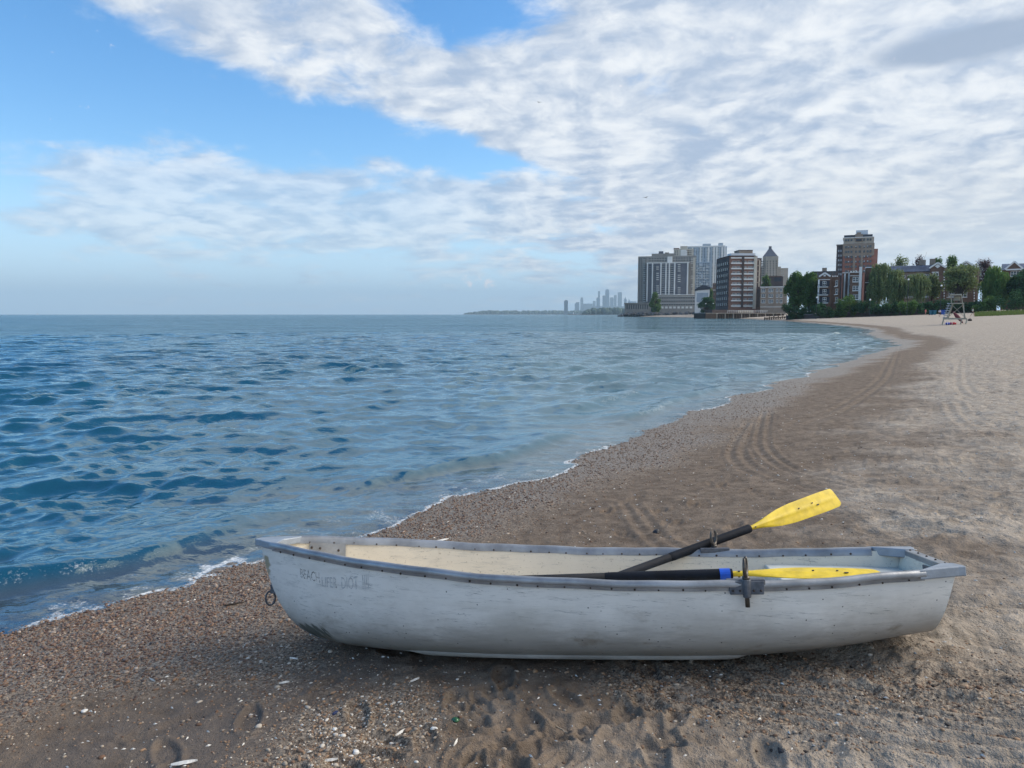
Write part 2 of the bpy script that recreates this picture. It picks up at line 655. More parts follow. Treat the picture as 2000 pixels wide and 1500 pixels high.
for k in range(26):                                     # the trampled place in front of the boat
    c = on_z(rs.uniform(880, 1330), rs.uniform(1310, 1500), -0.08)
    spots.append((c[0], c[1], rs.uniform(0, 6.28), rs.uniform(0.008, 0.016), rs.uniform(0.2, 0.27)))
footprints(BX, BY, REL, spots)
lump = fbm(BX * 9, BY * 9, 3, 71)
churn = blob(BX, BY, 920, 1400, 0.16, 0.22, 0.3) + blob(BX, BY, 1010, 1470, 0.22, 0.12, -0.3)
REL += churn * sstep(lump, 0.42, 0.62) * 0.018
TRK = np.zeros(BX.shape)
for pts, half in TRACKS:
    half *= 0.72
    q, ln = polyline_field(BX, BY, pts, half)
    band = 1 - sstep(np.abs(q), half * 0.7, half)
    fade = 0.55 + 0.45 * sstep(fbm(BX * 1.2, BY * 1.2, 2, 81), 0.35, 0.6)
    prof = np.cos(q / half * math.pi * 3.0) * 0.0105 + 0.0012 * np.sign(np.sin(ln * 2 * math.pi / 0.085)) * (np.abs(q) < half * 0.35)
    REL = REL * (1 - 0.8 * band * fade) + band * fade * (prof * min(1.25, max(1.0, half / 0.3)) - 0.006)
    TRK = np.maximum(TRK, band * fade)
BZ = BZ + REL * sstep(BD, -0.1, 0.7)


def ground_fine(x, y):
    """height of the finished sand at a point, read from the mesh grid"""
    rr_ = math.hypot(x, y + 0.9)
    t = math.atan2(x, y + 0.9)
    i = min(max(np.searchsorted(rb, rr_) - 1, 0), len(rb) - 2)
    j = min(max(np.searchsorted(th, t) - 1, 0), len(th) - 2)
    u = (rr_ - rb[i]) / (rb[i + 1] - rb[i])
    v = (t - th[j]) / (th[j + 1] - th[j])
    return float((BZ[i, j] * (1 - v) + BZ[i, j + 1] * v) * (1 - u) + (BZ[i + 1, j] * (1 - v) + BZ[i + 1, j + 1] * v) * u)


def sand_material():
    m = bpy.data.materials.new('sand')
    m.use_nodes = True
    b = NB(m.node_tree)
    pb = b.n['Principled BSDF']
    co = b.node('ShaderNodeTexCoord').outputs['Object']
    wet_, dry_, peb_, smo_, grv_ = (b.attr(k) for k in ('wet', 'dry', 'peb', 'smooth', 'gravel'))
    n0 = b.noise(co, 1.1, 5.0, 0.6)
    n1 = b.noise(co, 7.0, 5.0, 0.65)
    n2 = b.noise(co, 60.0, 3.0, 0.7)
    n3 = b.noise(co, 240.0, 2.0, 0.6)
    dryc = b.mix(b.smooth(n1, 0.3, 0.72), (0.31, 0.260, 0.205), (0.46, 0.405, 0.34))
    moist = b.mix(b.smooth(n1, 0.3, 0.7), (0.112, 0.084, 0.062), (0.222, 0.172, 0.128))
    c = b.mix(b.smooth(b.m('ADD', dry_, b.m('MULTIPLY', b.m('SUBTRACT', n0, 0.5), 0.9)), 0.15, 0.95), moist, dryc)
    c = b.mix(b.m('MULTIPLY', smo_, 0.8), c, (0.125, 0.105, 0.092))
    c = b.mix(b.m('MULTIPLY', wet_, 0.75), c, (0.115, 0.082, 0.060))
    vor = b.node('ShaderNodeTexVoronoi')
    b.put(vor.inputs['Vector'], co)
    vor.inputs['Scale'].default_value = 95.0
    grain = b.mix(b.smooth(b.sep(vor.outputs['Color'])[0], 0.1, 0.9), (0.050, 0.034, 0.024), (0.40, 0.325, 0.245))
    c = b.mix(b.m('MULTIPLY', b.smooth(b.m('ADD', peb_, b.m('MULTIPLY', b.m('SUBTRACT', n1, 0.5), 0.8)), 0.12, 0.6), 0.62), c, grain)
    c = b.mix(b.m('MULTIPLY', b.smooth(n3, 0.58, 0.75), 0.5), c, (0.42, 0.37, 0.31))
    c = b.mix(b.m('MULTIPLY', b.smooth(n2, 0.60, 0.78), 0.55), c, (0.05, 0.04, 0.032))
    nw = b.noise(co, 5.5, 6.0, 0.72)
    c = b.mix(b.m('MULTIPLY', b.smooth(nw, 0.57, 0.70), b.smooth(dry_, 0.0, 0.8, 0.15, 0.6)), c, (0.125, 0.095, 0.07))
    c = b.mix(b.m('MULTIPLY', b.smooth(b.noise(co, 2.9, 6.0, 0.7), 0.55, 0.72), b.smooth(dry_, 0.2, 0.9, 0.0, 0.45)), c, (0.52, 0.455, 0.38))
    b.l.new(c, pb.inputs['Base Color'])
    b.l.new(b.smooth(wet_, 0.3, 1.0, 0.92, 0.32), pb.inputs['Roughness'])
    pb.inputs['Specular IOR Level'].default_value = 0.3
    nb_ = b.noise(co, 2.3, 6.0, 0.68)
    nd_ = b.noise(co, 4.6, 5.0, 0.7)
    h = b.m('ADD', b.m('MULTIPLY', n2, 0.6), b.m('ADD', b.m('MULTIPLY', n3, 0.25), b.m('MULTIPLY', n1, 2.2)))
    h = b.m('ADD', h, b.m('MULTIPLY', b.m('MULTIPLY', b.m('ADD', nb_, nd_), 4.0), b.smooth(dry_, 0.15, 0.9)))
    b.l.new(b.bump(h, 0.9, 0.018), pb.inputs['Normal'])
    return m


M_sand = sand_material()
beach = grid_object('beach', BX, BY, BZ, BD > -9, dict(wet=wet, dry=dry, peb=peb, smooth=smo, gravel=grav), M_sand)
tag(beach, 'broad trampled sand beach curving along the lake', kind='structure')

# ------------------------------------------------------------------ the lake
tw = np.concatenate([np.linspace(R(-100), R(-42), 60)[:-1], np.linspace(R(-42), R(34), 760), np.linspace(R(34), R(60), 24)[1:]])
rw = np.concatenate([radii(2.6, 85, 1900, 0.0065)[:-1], radii(85, 14000, 1e9, 0.02) if False else 85 * (14000 / 85) ** np.linspace(0, 1, 250)])
WX, WY = fan(rw, tw, (0.0, -0.6))
WD, WS = shore(WX, WY)
RW = np.hypot(WX, WY + 0.6)
SPC = np.where(RW < 85, np.maximum(0.006, np.minimum(RW * RW / 1900, 0.0065 * RW)), 0.02 * RW)
SPC = np.maximum(SPC, RW * (R(76) / 760))
DXs, DYs, ZW = np.zeros(WX.shape), np.zeros(WX.shape), np.zeros(WX.shape)
gw = 0.65 + 0.6 * fbm(WX * 0.12, WY * 0.12, 3, 91)
shoal = 0.30 + 0.70 * sstep(-WD, 0.4, 4.0)
rw_ = random.Random(3)
sel = RW < 300
xs_, ys_, sp_ = WX[sel], WY[sel], SPC[sel]
ax_, ay_, az_ = np.zeros(xs_.shape), np.zeros(xs_.shape), np.zeros(xs_.shape)
for k in range(110):
    lam = 0.12 * (3.6 / 0.12) ** (k / 109.0) * rw_.uniform(0.9, 1.1)
    ang = R(rw_.gauss(0, 42 if lam < 1.2 else 26))
    dxk, dyk = math.sin(R(14) + ang), -math.cos(R(14) + ang)
    kk = 2 * math.pi / lam
    amp = 0.036 / kk * rw_.uniform(0.6, 1.35) * (1.4 if 0.16 < lam < 0.65 else 1.15 if lam < 1.2 else 0.62)
    wgt = sstep(lam / sp_, 2.0, 4.5)
    ph = kk * (xs_ * dxk + ys_ * dyk) + rw_.uniform(0, 6.283)
    sn, cs = np.sin(ph), np.cos(ph)
    az_ += wgt * amp * cs
    ax_ -= wgt * amp * sn * dxk * 0.65
    ay_ -= wgt * amp * sn * dyk * 0.65
g = (gw * shoal * sstep(-WD, -0.4, 0.5) * (0.86 + 0.85 * sstep(RW, 9, 40)))[sel]
ZW[sel] = az_ * g
DXs[sel] = ax_ * g
DYs[sel] = ay_ * g
WS2 = 0.55 * WX + 0.83 * WY                             # distance along the near shore, smooth everywhere
# small breakers running in along the shore
BRK = np.zeros(WX.shape)
FOAM = np.zeros(WX.shape)
for (dc, hgt, wsea, wsh, sd, thr) in ((-0.95, 0.105, 0.50, 0.17, 5, 0.42), (-2.5, 0.10, 0.75, 0.26, 6, 0.47)):
    grow = 1 + 0.35 * sstep(WS2, 14, 60)
    cen = dc * grow + 0.75 * (fbm(WS2 * 0.22, WS2 * 0 + sd, 2, 100 + sd) - 0.5) + 0.10 * (vnoise(WS2 * 1.6, WS2 * 0 + sd, 110 + sd) - 0.5)
    A = sstep(fbm(WS2 * 0.30 + sd * 3.1, WS2 * 0 + sd * 2.0, 2, 120 + sd), thr - 0.08, thr + 0.16)
    if sd == 5:                                         # the low roller at the near left
        pw0 = on_z(150, 1120, WL)
        A = np.maximum(A, np.exp(-((WS2 - 0.55 * pw0[0] - 0.83 * pw0[1]) / 1.5) ** 2))
    u = WD - cen
    prof = np.where(u < 0, np.exp(-(u / wsea) ** 2), np.exp(-(u / wsh) ** 2))
    ZW += hgt * A * prof * (1 + 0.25 * (vnoise(WS2 * 5, WD * 2, 130) - 0.5))
    front = np.exp(-((u - wsh * 0.55) / (wsh * 0.75)) ** 2)
    brk = sstep(vnoise(WS2 * 0.55 + 7.7 * sd, WS2 * 0, 140 + sd), 0.55, 0.85) * (0.35 + 0.5 * fbm(WX * 7, WY * 7, 3, 170))
    FOAM = np.maximum(FOAM, A * brk * front * (0.7 if dc > -3 else 0.4))
lob = fbm(WS2 * 0.55, WS2 * 0, 3, 150) - 0.5
ZW += 0.10 * lob * sstep(WD, -1.6, -0.1)
ZW += 0.012 * (fbm(WX * 6, WY * 6, 2, 155) - 0.5) * sstep(WD, -3, -0.3)
WZ = WL + ZW
GZ = level(WD)
DEP = WZ - GZ
lace = fbm(WX * 5.0, WY * 5.0, 4, 160)
edge = np.exp(-((DEP - 0.003) / 0.0045) ** 2) * (WD > -1.3) * (0.45 + 0.55 * sstep(fbm(WS2 * 1.5, WD * 0, 2, 165), 0.3, 0.5))
sheet = sstep(WD, -1.5, -0.2) * (0.06 + 0.40 * sstep(lace, 0.46, 0.68))
FOAM = np.clip(np.maximum(np.maximum(FOAM, edge * 0.75), sheet), 0, 1)
LOSS = sstep(SPC, 0.03, 0.30)
LOSL = sstep(SPC, 0.10, 0.5)
LOSX = sstep(SPC, 0.4, 1.4)


def water_material():
    m = bpy.data.materials.new('lake_water')
    m.use_nodes = True
    b = NB(m.node_tree)
    for nd in list(b.n):
        b.n.remove(nd)
    co = b.node('ShaderNodeTexCoord').outputs['Object']
    dep, foam, loss = b.attr('depth'), b.attr('foam'), b.attr('loss')
    mp = b.node('ShaderNodeMapping')
    b.l.new(co, mp.inputs[0])
    mp.inputs['Rotation'].default_value = (0, 0, R(14))
    mp.inputs['Scale'].default_value = (0.55, 1.0, 1.0)
    n_s = b.noise(mp.outputs[0], 11.0, 3.0, 0.6, 0.5)
    n_m = b.noise(mp.outputs[0], 2.0, 4.0, 0.62, 0.4)
    n_l = b.noise(mp.outputs[0], 0.42, 4.0, 0.6, 0.2)
    mq = b.node('ShaderNodeMapping')
    b.l.new(co, mq.inputs[0])
    mq.inputs['Rotation'].default_value = (0, 0, R(8))
    mq.inputs['Scale'].default_value = (0.32, 1.0, 1.0)
    n_x = b.noise(mq.outputs[0], 0.13, 4.0, 0.62, 0.2)
    n_w = b.noise(mq.outputs[0], 0.035, 3.0, 0.6, 0.2)
    bump1 = b.bump(n_s, 1.0, 0.0065)
    far_h = b.m('ADD', b.m('MULTIPLY', b.m('MULTIPLY', n_m, 0.12), loss), b.m('ADD', b.m('MULTIPLY', b.m('MULTIPLY', n_l, 0.62), b.attr('lossl')), b.m('MULTIPLY', b.m('ADD', b.m('MULTIPLY', n_x, 2.2), b.m('MULTIPLY', n_w, 7.0)), b.attr('lossx'))))
    bm = b.node('ShaderNodeBump')
    bm.inputs['Distance'].default_value = 1.0
    bm.inputs['Strength'].default_value = 1.0
    b.put(bm.inputs['Height'], far_h)
    b.put(bm.inputs['Normal'], bump1)
    nrm = bm.outputs[0]
    deepc = b.mix(b.smooth(b.noise(co, 0.05, 3.0, 0.5), 0.3, 0.7), (0.004, 0.054, 0.086), (0.006, 0.066, 0.085))
    body = b.mix(b.smooth(dep, 0.03, 0.17), (0.062, 0.075, 0.068), deepc)
    dif = b.node('ShaderNodeBsdfDiffuse')
    b.put(dif.inputs['Color'], body)
    b.put(dif.inputs['Normal'], nrm)
    tr = b.node('ShaderNodeBsdfTransparent')
    tr.inputs['Color'].default_value = (0.80, 0.80, 0.75, 1)
    opa = b.m('SUBTRACT', 1.0, b.m('EXPONENT', b.m('MULTIPLY', b.m('MAXIMUM', dep, 0.0), -24.0)))
    ms = b.node('ShaderNodeMixShader')
    b.put(ms.inputs[0], opa)
    b.l.new(tr.outputs[0], ms.inputs[1])
    b.l.new(dif.outputs[0], ms.inputs[2])
    gl = b.node('ShaderNodeBsdfGlossy')
    gl.inputs['Color'].default_value = (0.80, 0.93, 1.0, 1)
    b.put(gl.inputs['Roughness'], b.smooth(loss, 0.0, 1.0, 0.03, 0.08))
    b.put(gl.inputs['Normal'], nrm)
    fr = b.node('ShaderNodeFresnel')
    fr.inputs['IOR'].default_value = 2.45
    b.put(fr.inputs['Normal'], nrm)
    m2 = b.node('ShaderNodeMixShader')
    b.l.new(fr.outputs[0], m2.inputs[0])
    b.l.new(ms.outputs[0], m2.inputs[1])
    b.l.new(gl.outputs[0], m2.inputs[2])
    fd = b.node('ShaderNodeBsdfDiffuse')
    fd.inputs['Color'].default_value = (0.80, 0.82, 0.82, 1)
    fn = b.noise(co, 34.0, 5.0, 0.7)
    fm = b.smooth(b.m('ADD', foam, b.m('MULTIPLY', b.m('SUBTRACT', fn, 0.5), 1.5)), 0.36, 0.95)
    m3 = b.node('ShaderNodeMixShader')
    b.put(m3.inputs[0], b.m('MULTIPLY', fm, 0.85))
    b.l.new(m2.outputs[0], m3.inputs[1])
    b.l.new(fd.outputs[0], m3.inputs[2])
    out = b.node('ShaderNodeOutputMaterial')
    b.l.new(m3.outputs[0], out.inputs[0])
    return m


lake = grid_object('lake', WX + DXs, WY + DYs, WZ, (WD < 1.0) & (DEP > -0.035), dict(depth=DEP, foam=FOAM, loss=LOSS, lossl=LOSL, lossx=LOSX), water_material())
tag(lake, 'choppy blue lake with small waves breaking on the beach', kind='structure')
# ------------------------------------------------------------------ the rowboat
BT = np.array([0, .02, .06, .14, .28, .45, .62, .8, .92, 1.0])
BB = np.array([.024, .089, .179, .309, .451, .528, .537, .479, .400, .318])
BZS = np.array([.581, .577, .567, .537, .484, .435, .411, .400, .415, .422])
KT = np.array([0, .006, .014, .026, .042, .062, .085, .11, .17, .3, .5, .7, .85, 1.0])
KZ = np.array([.555, .50, .40, .29, .19, .115, .065, .035, .008, 0, 0, .004, .035, .09])
BL = 3.622


def hermite(t, xs, ys):
    t = np.asarray(t, float)
    h = np.diff(xs)
    d = np.diff(ys) / h
    m = np.zeros_like(ys)
    m[0], m[-1] = d[0], d[-1]
    for i in range(1, len(xs) - 1):
        m[i] = 0 if d[i - 1] * d[i] <= 0 else 2 * d[i - 1] * d[i] / (d[i - 1] + d[i])
    i = np.clip(np.searchsorted(xs, t) - 1, 0, len(xs) - 2)
    s = (t - xs[i]) / h[i]
    return ys[i] * (1 + 2 * s) * (1 - s) ** 2 + m[i] * h[i] * s * (1 - s) ** 2 + ys[i + 1] * s * s * (3 - 2 * s) + m[i + 1] * h[i] * s * s * (s - 1)


def hull_pt(t, s, inset=0.0):
    """t: bow 0 to stern 1, s: near gunwale -1, keel 0, far gunwale 1"""
    b = max(float(hermite(t, BT, BB)) - inset, 0.002)
    zs = float(hermite(t, BT, BZS))
    zk = min(float(hermite(t, KT, KZ)) + inset * 1.3, zs - 0.01)
    n = 2.25 + 1.75 * float(sstep(t, 0.03, 0.35)) - 0.5 * float(sstep(t, 0.85, 1.0))
    a = abs(s) * math.pi / 2
    yr = math.sin(a) ** (2 / n)
    zr = 1 - math.cos(a) ** (2 / n) if a < math.pi / 2 - 1e-9 else 1.0
    flare = 1 - 0.11 * (1 - zr) - 0.05 * float(sstep(t, .8, 1)) * (1 - zr)
    y = b * yr * flare
    z = zk + (zs - zk) * zr
    x = t * BL - 0.085 * float(sstep(t, 0.72, 1.0)) * (1 - zr)
    return np.array([x, math.copysign(y, s) if s else 0.0, z])


def hull_at_z(t, z, side, inset):
    lo, hi = 0.0, 1.0
    for _ in range(30):
        mid = (lo + hi) / 2
        if hull_pt(t, mid, inset)[2] < z:
            lo = mid
        else:
            hi = mid
    return hull_pt(t, lo * side, inset)


def fibreglass(name, base, inner=False):
    m = bpy.data.materials.new(name)
    m.use_nodes = True
    b = NB(m.node_tree)
    pb = b.n['Principled BSDF']
    co = b.node('ShaderNodeTexCoord').outputs['Object']
    x, y, z = b.sep(co)
    st = b.xyz(b.m('MULTIPLY', x, 0.35), y, b.m('MULTIPLY', z, 2.2))
    n0 = b.noise(co, 2.3, 5.0, 0.6)
    n1 = b.noise(st, 14.0, 6.0, 0.7)
    n2 = b.noise(b.xyz(b.m('MULTIPLY', x, 0.16), y, b.m('MULTIPLY', z, 3.0)), 40.0, 4.0, 0.7)
    n3 = b.noise(co, 75.0, 2.0, 0.5)
    c = b.mix(b.smooth(n0, 0.25, 0.75), tuple(k * 0.88 for k in base), base)
    c = b.mix(b.m('MULTIPLY', b.smooth(n1, 0.50, 0.72), 0.28 if inner else 0.32), c, (0.33, 0.33, 0.31))
    if not inner:
        # bilge dirt and abrasion in ragged lengthwise patches, with low-side shade painted in
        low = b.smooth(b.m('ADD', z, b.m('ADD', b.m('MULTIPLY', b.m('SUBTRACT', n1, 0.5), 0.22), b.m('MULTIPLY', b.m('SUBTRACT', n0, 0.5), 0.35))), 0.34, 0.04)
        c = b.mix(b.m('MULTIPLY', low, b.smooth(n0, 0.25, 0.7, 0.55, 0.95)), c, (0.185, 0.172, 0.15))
        c = b.mix(b.m('MULTIPLY', b.smooth(b.noise(st, 3.2, 4.0, 0.6), 0.52, 0.72), 0.35), c, (0.42, 0.40, 0.33))
        c = b.mix(b.m('MULTIPLY', b.m('MULTIPLY', b.smooth(n2, 0.58, 0.70), 0.5), b.smooth(n0, 0.45, 0.62, 0.05, 1.0)), c, (0.15, 0.165, 0.165))
        blot = b.noise(b.xyz(b.m('MULTIPLY', x, 0.55), y, z), 5.5, 5.0, 0.65)
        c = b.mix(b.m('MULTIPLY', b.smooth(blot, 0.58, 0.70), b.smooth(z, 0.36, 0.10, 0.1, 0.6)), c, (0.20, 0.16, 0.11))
        n6 = b.noise(b.xyz(b.m('MULTIPLY', x, 4.0), y, b.m('ADD', b.m('MULTIPLY', z, 6.0), b.m('MULTIPLY', x, 1.5))), 9.0, 6.0, 0.75)
        c = b.mix(b.m('MULTIPLY', b.smooth(n6, 0.66, 0.72), 0.5), c, (0.11, 0.12, 0.12))
        # green black scuff under the bow
        sx = b.m('DIVIDE', b.m('SUBTRACT', x, 0.36), 0.19)
        sz = b.m('DIVIDE', b.m('SUBTRACT', z, 0.095), 0.075)
        gs = b.m('EXPONENT', b.m('MULTIPLY', b.m('ADD', b.m('MULTIPLY', sx, sx), b.m('MULTIPLY', sz, sz)), -1.0))
        diag = b.noise(b.xyz(b.m('ADD', b.m('MULTIPLY', x, 40.0), b.m('MULTIPLY', z, 40.0)), b.m('MULTIPLY', b.m('SUBTRACT', z, x), 7.0), 0.0), 1.0, 3.0, 0.6)
        c = b.mix(b.m('MULTIPLY', b.smooth(b.m('ADD', gs, b.m('MULTIPLY', b.m('SUBTRACT', diag, 0.5), 1.5)), 0.55, 0.85), 0.8), c, (0.045, 0.06, 0.05))
        # bare tan laminate at the stem
        tx = b.m('DIVIDE', b.m('SUBTRACT', x, 0.075), 0.045)
        tz = b.m('DIVIDE', b.m('SUBTRACT', z, 0.46), 0.075)
        gt = b.m('EXPONENT', b.m('MULTIPLY', b.m('ADD', b.m('MULTIPLY', tx, tx), b.m('MULTIPLY', tz, tz)), -1.0))
        c = b.mix(b.m('MULTIPLY', b.smooth(b.m('ADD', gt, b.m('MULTIPLY', b.m('SUBTRACT', n1, 0.5), 1.6)), 0.5, 0.8), 0.85), c, (0.30, 0.25, 0.14))
    else:
        c = b.mix(b.m('MULTIPLY', b.smooth(n3, 0.64, 0.74), 0.5), c, (0.25, 0.20, 0.13))
        drip = b.noise(b.xyz(b.m('MULTIPLY', x, 22.0), b.m('MULTIPLY', y, 2.0), b.m('MULTIPLY', z, 1.0)), 1.0, 3.0, 0.6)
        c = b.mix(b.m('MULTIPLY', b.smooth(drip, 0.66, 0.78), 0.35), c, (0.28, 0.20, 0.12))
    chips = b.node('ShaderNodeTexVoronoi')
    b.put(chips.inputs['Vector'], co)
    chips.inputs['Scale'].default_value = 19.0
    c = b.mix(b.m('MULTIPLY', b.smooth(chips.outputs['Distance'], 0.085, 0.04), b.smooth(n0, 0.40, 0.52)), c, (0.05, 0.05, 0.05))
    scr = b.noise(b.xyz(b.m('MULTIPLY', x, 2.2), b.m('MULTIPLY', y, 3.0), b.m('ADD', b.m('MULTIPLY', z, 60.0), b.m('MULTIPLY', x, 9.0))), 1.6, 2.0, 0.5)
    c = b.mix(b.m('MULTIPLY', b.smooth(b.m('ABSOLUTE', b.m('SUBTRACT', scr, 0.5)), 0.010, 0.002), b.smooth(n1, 0.48, 0.6, 0.0, 0.8)), c, (0.16, 0.17, 0.17))
    b.l.new(c, pb.inputs['Base Color'])
    b.l.new(b.smooth(n1, 0.3, 0.7, 0.36, 0.6), pb.inputs['Roughness'])
    b.l.new(b.bump(b.m('ADD', n0, b.m('MULTIPLY', n2, 0.04)), 0.12, 0.04), pb.inputs['Normal'])
    return m


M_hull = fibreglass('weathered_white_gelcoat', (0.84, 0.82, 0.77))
M_liner = fibreglass('cream_liner', (0.80, 0.73, 0.60), True)
M_rail = mat('dull_aluminium', (0.34, 0.355, 0.375), 0.42, 0.65, 0.3, 6.0, bump=0.15, bscale=25)
M_cap = mat('grey_blue_cast_cap', (0.30, 0.34, 0.39), 0.5, 0.35, 0.2, 9.0, bump=0.15, bscale=60)
M_seat = mat('pale_green_grey_seat', (0.55, 0.58, 0.55), 0.6, 0, 0.15, 5.0)
M_rivet = mat('rusty_rivet', (0.055, 0.04, 0.033), 0.7, 0.2, 0.4, 80.0)
M_cast = mat('grey_cast_iron', (0.12, 0.13, 0.15), 0.55, 0.4, 0.3, 30.0, bump=0.2, bscale=120)
M_horn = mat('bronze_horn', (0.11, 0.10, 0.09), 0.45, 0.7, 0.4, 40.0)
M_black = mat('black_rubber', (0.008, 0.012, 0.020), 0.7, 0, 0.35, 12.0, spec=0.2, bump=0.1, bscale=60)
M_blue = mat('blue_tape', (0.005, 0.10, 0.62), 0.4, 0, 0.15, 25.0)
M_yellow = mat('yellow_plastic', (0.80, 0.57, 0.025), 0.5, 0, 0.22, 14.0, bump=0.06, bscale=40)
M_mark = mat('worn_black_print', (0.03, 0.03, 0.035), 0.6)
M_fade = mat('faded_grey_print', (0.45, 0.47, 0.48), 0.7)
M_white_print = mat('worn_white_print', (0.80, 0.80, 0.76), 0.6)

boat = empty('rowboat', (-1.4436, 4.0659, -0.2916), 'weathered white fibreglass rowboat with aluminium rails beached on the sand', 'rowboat',
             rot=(R(-10.101), R(-3.814), R(-8.588)))
BM = Matrix.LocRotScale(boat.location, boat.rotation_euler, None)
BMI = BM.inverted()
tt = np.concatenate([np.array([0, .003, .006, .010, .014, .020, .026, .034, .042, .052, .062, .074, .085, .1]), np.linspace(.12, 1.0, 72)])
ssn = np.sin(np.linspace(-1, 1, 49) * math.pi / 2) * 0.35 + np.linspace(-1, 1, 49) * 0.65
hb = MB()
hb.grid([[hull_pt(t, s) for s in ssn] for t in tt])
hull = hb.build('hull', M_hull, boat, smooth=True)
lb = MB()
lb.grid([[hull_pt(t, s, 0.014) for s in ssn[::-1]] for t in tt[6:]])
liner = lb.build('inner_liner', M_liner, boat, smooth=True)
# transom, a board with thickness closing the stern
tb = MB()
sec_o = [hull_pt(1.0, s) for s in ssn]
sec_i = [hull_pt(1.0, s, 0.014) + np.array([-0.03, 0, 0]) for s in ssn]
n_ = len(ssn)
tb.add(sec_o, [tuple(range(n_))])
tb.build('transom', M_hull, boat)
tb = MB()
tb.add([p + np.array([0.0, 0, 0]) for p in sec_i], [tuple(range(n_ - 1, -1, -1))])
tb.build('transom_liner', M_liner, boat)


def gun(t, side):
    return hull_pt(t, side)


def sweep(profile, t0, t1, side, n=70, name='gunwale_rail', material=None):
    """profile: (outward, up) loop swept along a gunwale, bent a little here and there like the dented rail"""
    P = []
    ts = np.linspace(t0, t1, n)
    for t in ts:
        p = gun(t, side)
        e = (gun(min(t + .004, 1), side) - gun(max(t - .004, 0), side))
        e[2] = 0
        e /= np.linalg.norm(e)
        out = np.array([e[1], -e[0], 0]) * (1 if side < 0 else -1)
        wob = 0.0020 * math.sin(t * 31 + side) + 0.0014 * math.sin(t * 67 + 2 * side)
        P.append([p + out * (o + wob * 0.7) + np.array([0, 0, u + wob]) for o, u in profile + profile[:1]])
    m = MB()
    m.grid(P)
    nv = len(profile) + 1
    m.f.append(tuple(range(nv - 1)))
    m.f.append(tuple(range((n - 1) * nv + nv - 2, (n - 1) * nv - 1, -1)))
    return m.build(name, material or M_rail, boat, smooth=True, fix=True)


lip = [(o_ * 1.25, u_ * 1.2) for o_, u_ in ((-0.016, -0.021), (-0.014, 0.002), (-0.006, 0.013), (0.006, 0.016), (0.017, 0.011), (0.021, 0.0), (0.018, -0.010), (0.008, -0.013), (0.006, -0.026), (0.003, -0.026), (0.002, 0.000), (-0.010, 0.0), (-0.012, -0.021))]
for side in (-1, 1):
    rail = sweep(lip, 0.040, 0.955, side)
    for o in [rail]:
        md = o.modifiers.new('edges', 'EDGE_SPLIT')
        md.split_angle = R(50)
    rv = MB()
    rr5 = random.Random(9 + side)
    t = 0.06
    while t < 0.945:
        for face, off, up in ((1, 0.010, -0.025), (-1, -0.0215, -0.017)):
            p = gun(t, side)
            e = gun(min(t + .004, 1), side) - gun(t - .004, side)
            e[2] = 0
            e /= np.linalg.norm(e)
            out = np.array([e[1], -e[0], 0]) * (1 if side < 0 else -1)
            c = p + out * off + np.array([0, 0, up + rr5.uniform(-.002, .002)])
            r_ = rr5.uniform(0.0042, 0.0062)
            rv.ball(c, (r_, r_, r_), 6, 4)
        t += rr5.uniform(0.027, 0.037)
    tag(rv.build('rail_rivets', M_rivet, rail), kind='stuff')
# bow cap: a cast breasthook over the stem
out_ = []
for t in (0.052, 0.04, 0.028, 0.016, 0.006):
    p = gun(t, 1)
    out_.append((p[0], p[1] + 0.020, p[2] - 0.57))
tip = gun(0, -1)
out_ += [(tip[0] - 0.022, 0.035, tip[2] - 0.57), (tip[0] - 0.026, 0.0, tip[2] - 0.57), (tip[0] - 0.022, -0.035, tip[2] - 0.57)]
for t in (0.006, 0.016, 0.028, 0.04, 0.048):
    p = gun(t, -1)
    out_.append((p[0], p[1] - 0.020, p[2] - 0.57))
for t, f in ((0.044, 0.55), (0.038, 0.0), (0.046, -0.55)):
    p = gun(t, -1)
    out_.append((p[0], p[1] * f, p[2] - 0.57))
cap = MB().slab(out_, 0.57 - 0.022, 0.57 + 0.018).build('bow_cap', M_cap, boat, bevel=0.006, fix=True)
# stern corner caps and the transom rail
for side in (-1, 1):
    pts = []
    for t in (0.948, 0.965, 0.985, 1.0):
        p = gun(t, side)
        pts.append((p[0], p[1] + side * 0.022, p[2] - 0.42))
    e_ = gun(1.0, side)
    pts += [(e_[0] + 0.034, e_[1] + side * 0.018, 0.002), (e_[0] + 0.036, e_[1] - side * 0.02, 0.002), (e_[0] + 0.016, e_[1] - side * 0.085, 0.002),
            (e_[0] - 0.034, e_[1] - side * 0.085, 0.002)]
    p = gun(0.962, side)
    pts += [(p[0], p[1] - side * 0.018, p[2] - 0.42)]
    if side < 0:
        pts = pts
    else:
        pts = pts[::-1]
    MB().slab(pts, 0.42 - 0.026, 0.42 + 0.020).build('stern_corner_cap', M_cap, boat, bevel=0.005, fix=True)
a_, c_ = gun(1, -1), gun(1, 1)
tr = MB()
tr.box((BL - 0.034, a_[1] + 0.08, 0.405), (BL + 0.014, c_[1] - 0.08, 0.436))
trail = tr.build('transom_rail', M_rail, boat, bevel=0.004)
rv = MB()
for k in range(5):
    rv.ball((BL - 0.01, a_[1] + 0.10 + k * 0.11, 0.437), 0.006, 6, 4)
tag(rv.build('rail_rivets', M_rivet, trail), kind='stuff')
br = MB()
br.box((BL - 0.050, -0.11, 0.33), (BL - 0.040, -0.04, 0.404))
br.box((BL - 0.040, -0.11, 0.33), (BL - 0.030, -0.10, 0.404))
brk_ = br.build('transom_bracket', M_cast, boat, bevel=0.003)
MB().tube([(BL - 0.075, -0.075, 0.365), (BL - 0.045, -0.075, 0.365)], [0.008, 0.014], 8).build('bracket_pin', M_rivet, brk_)
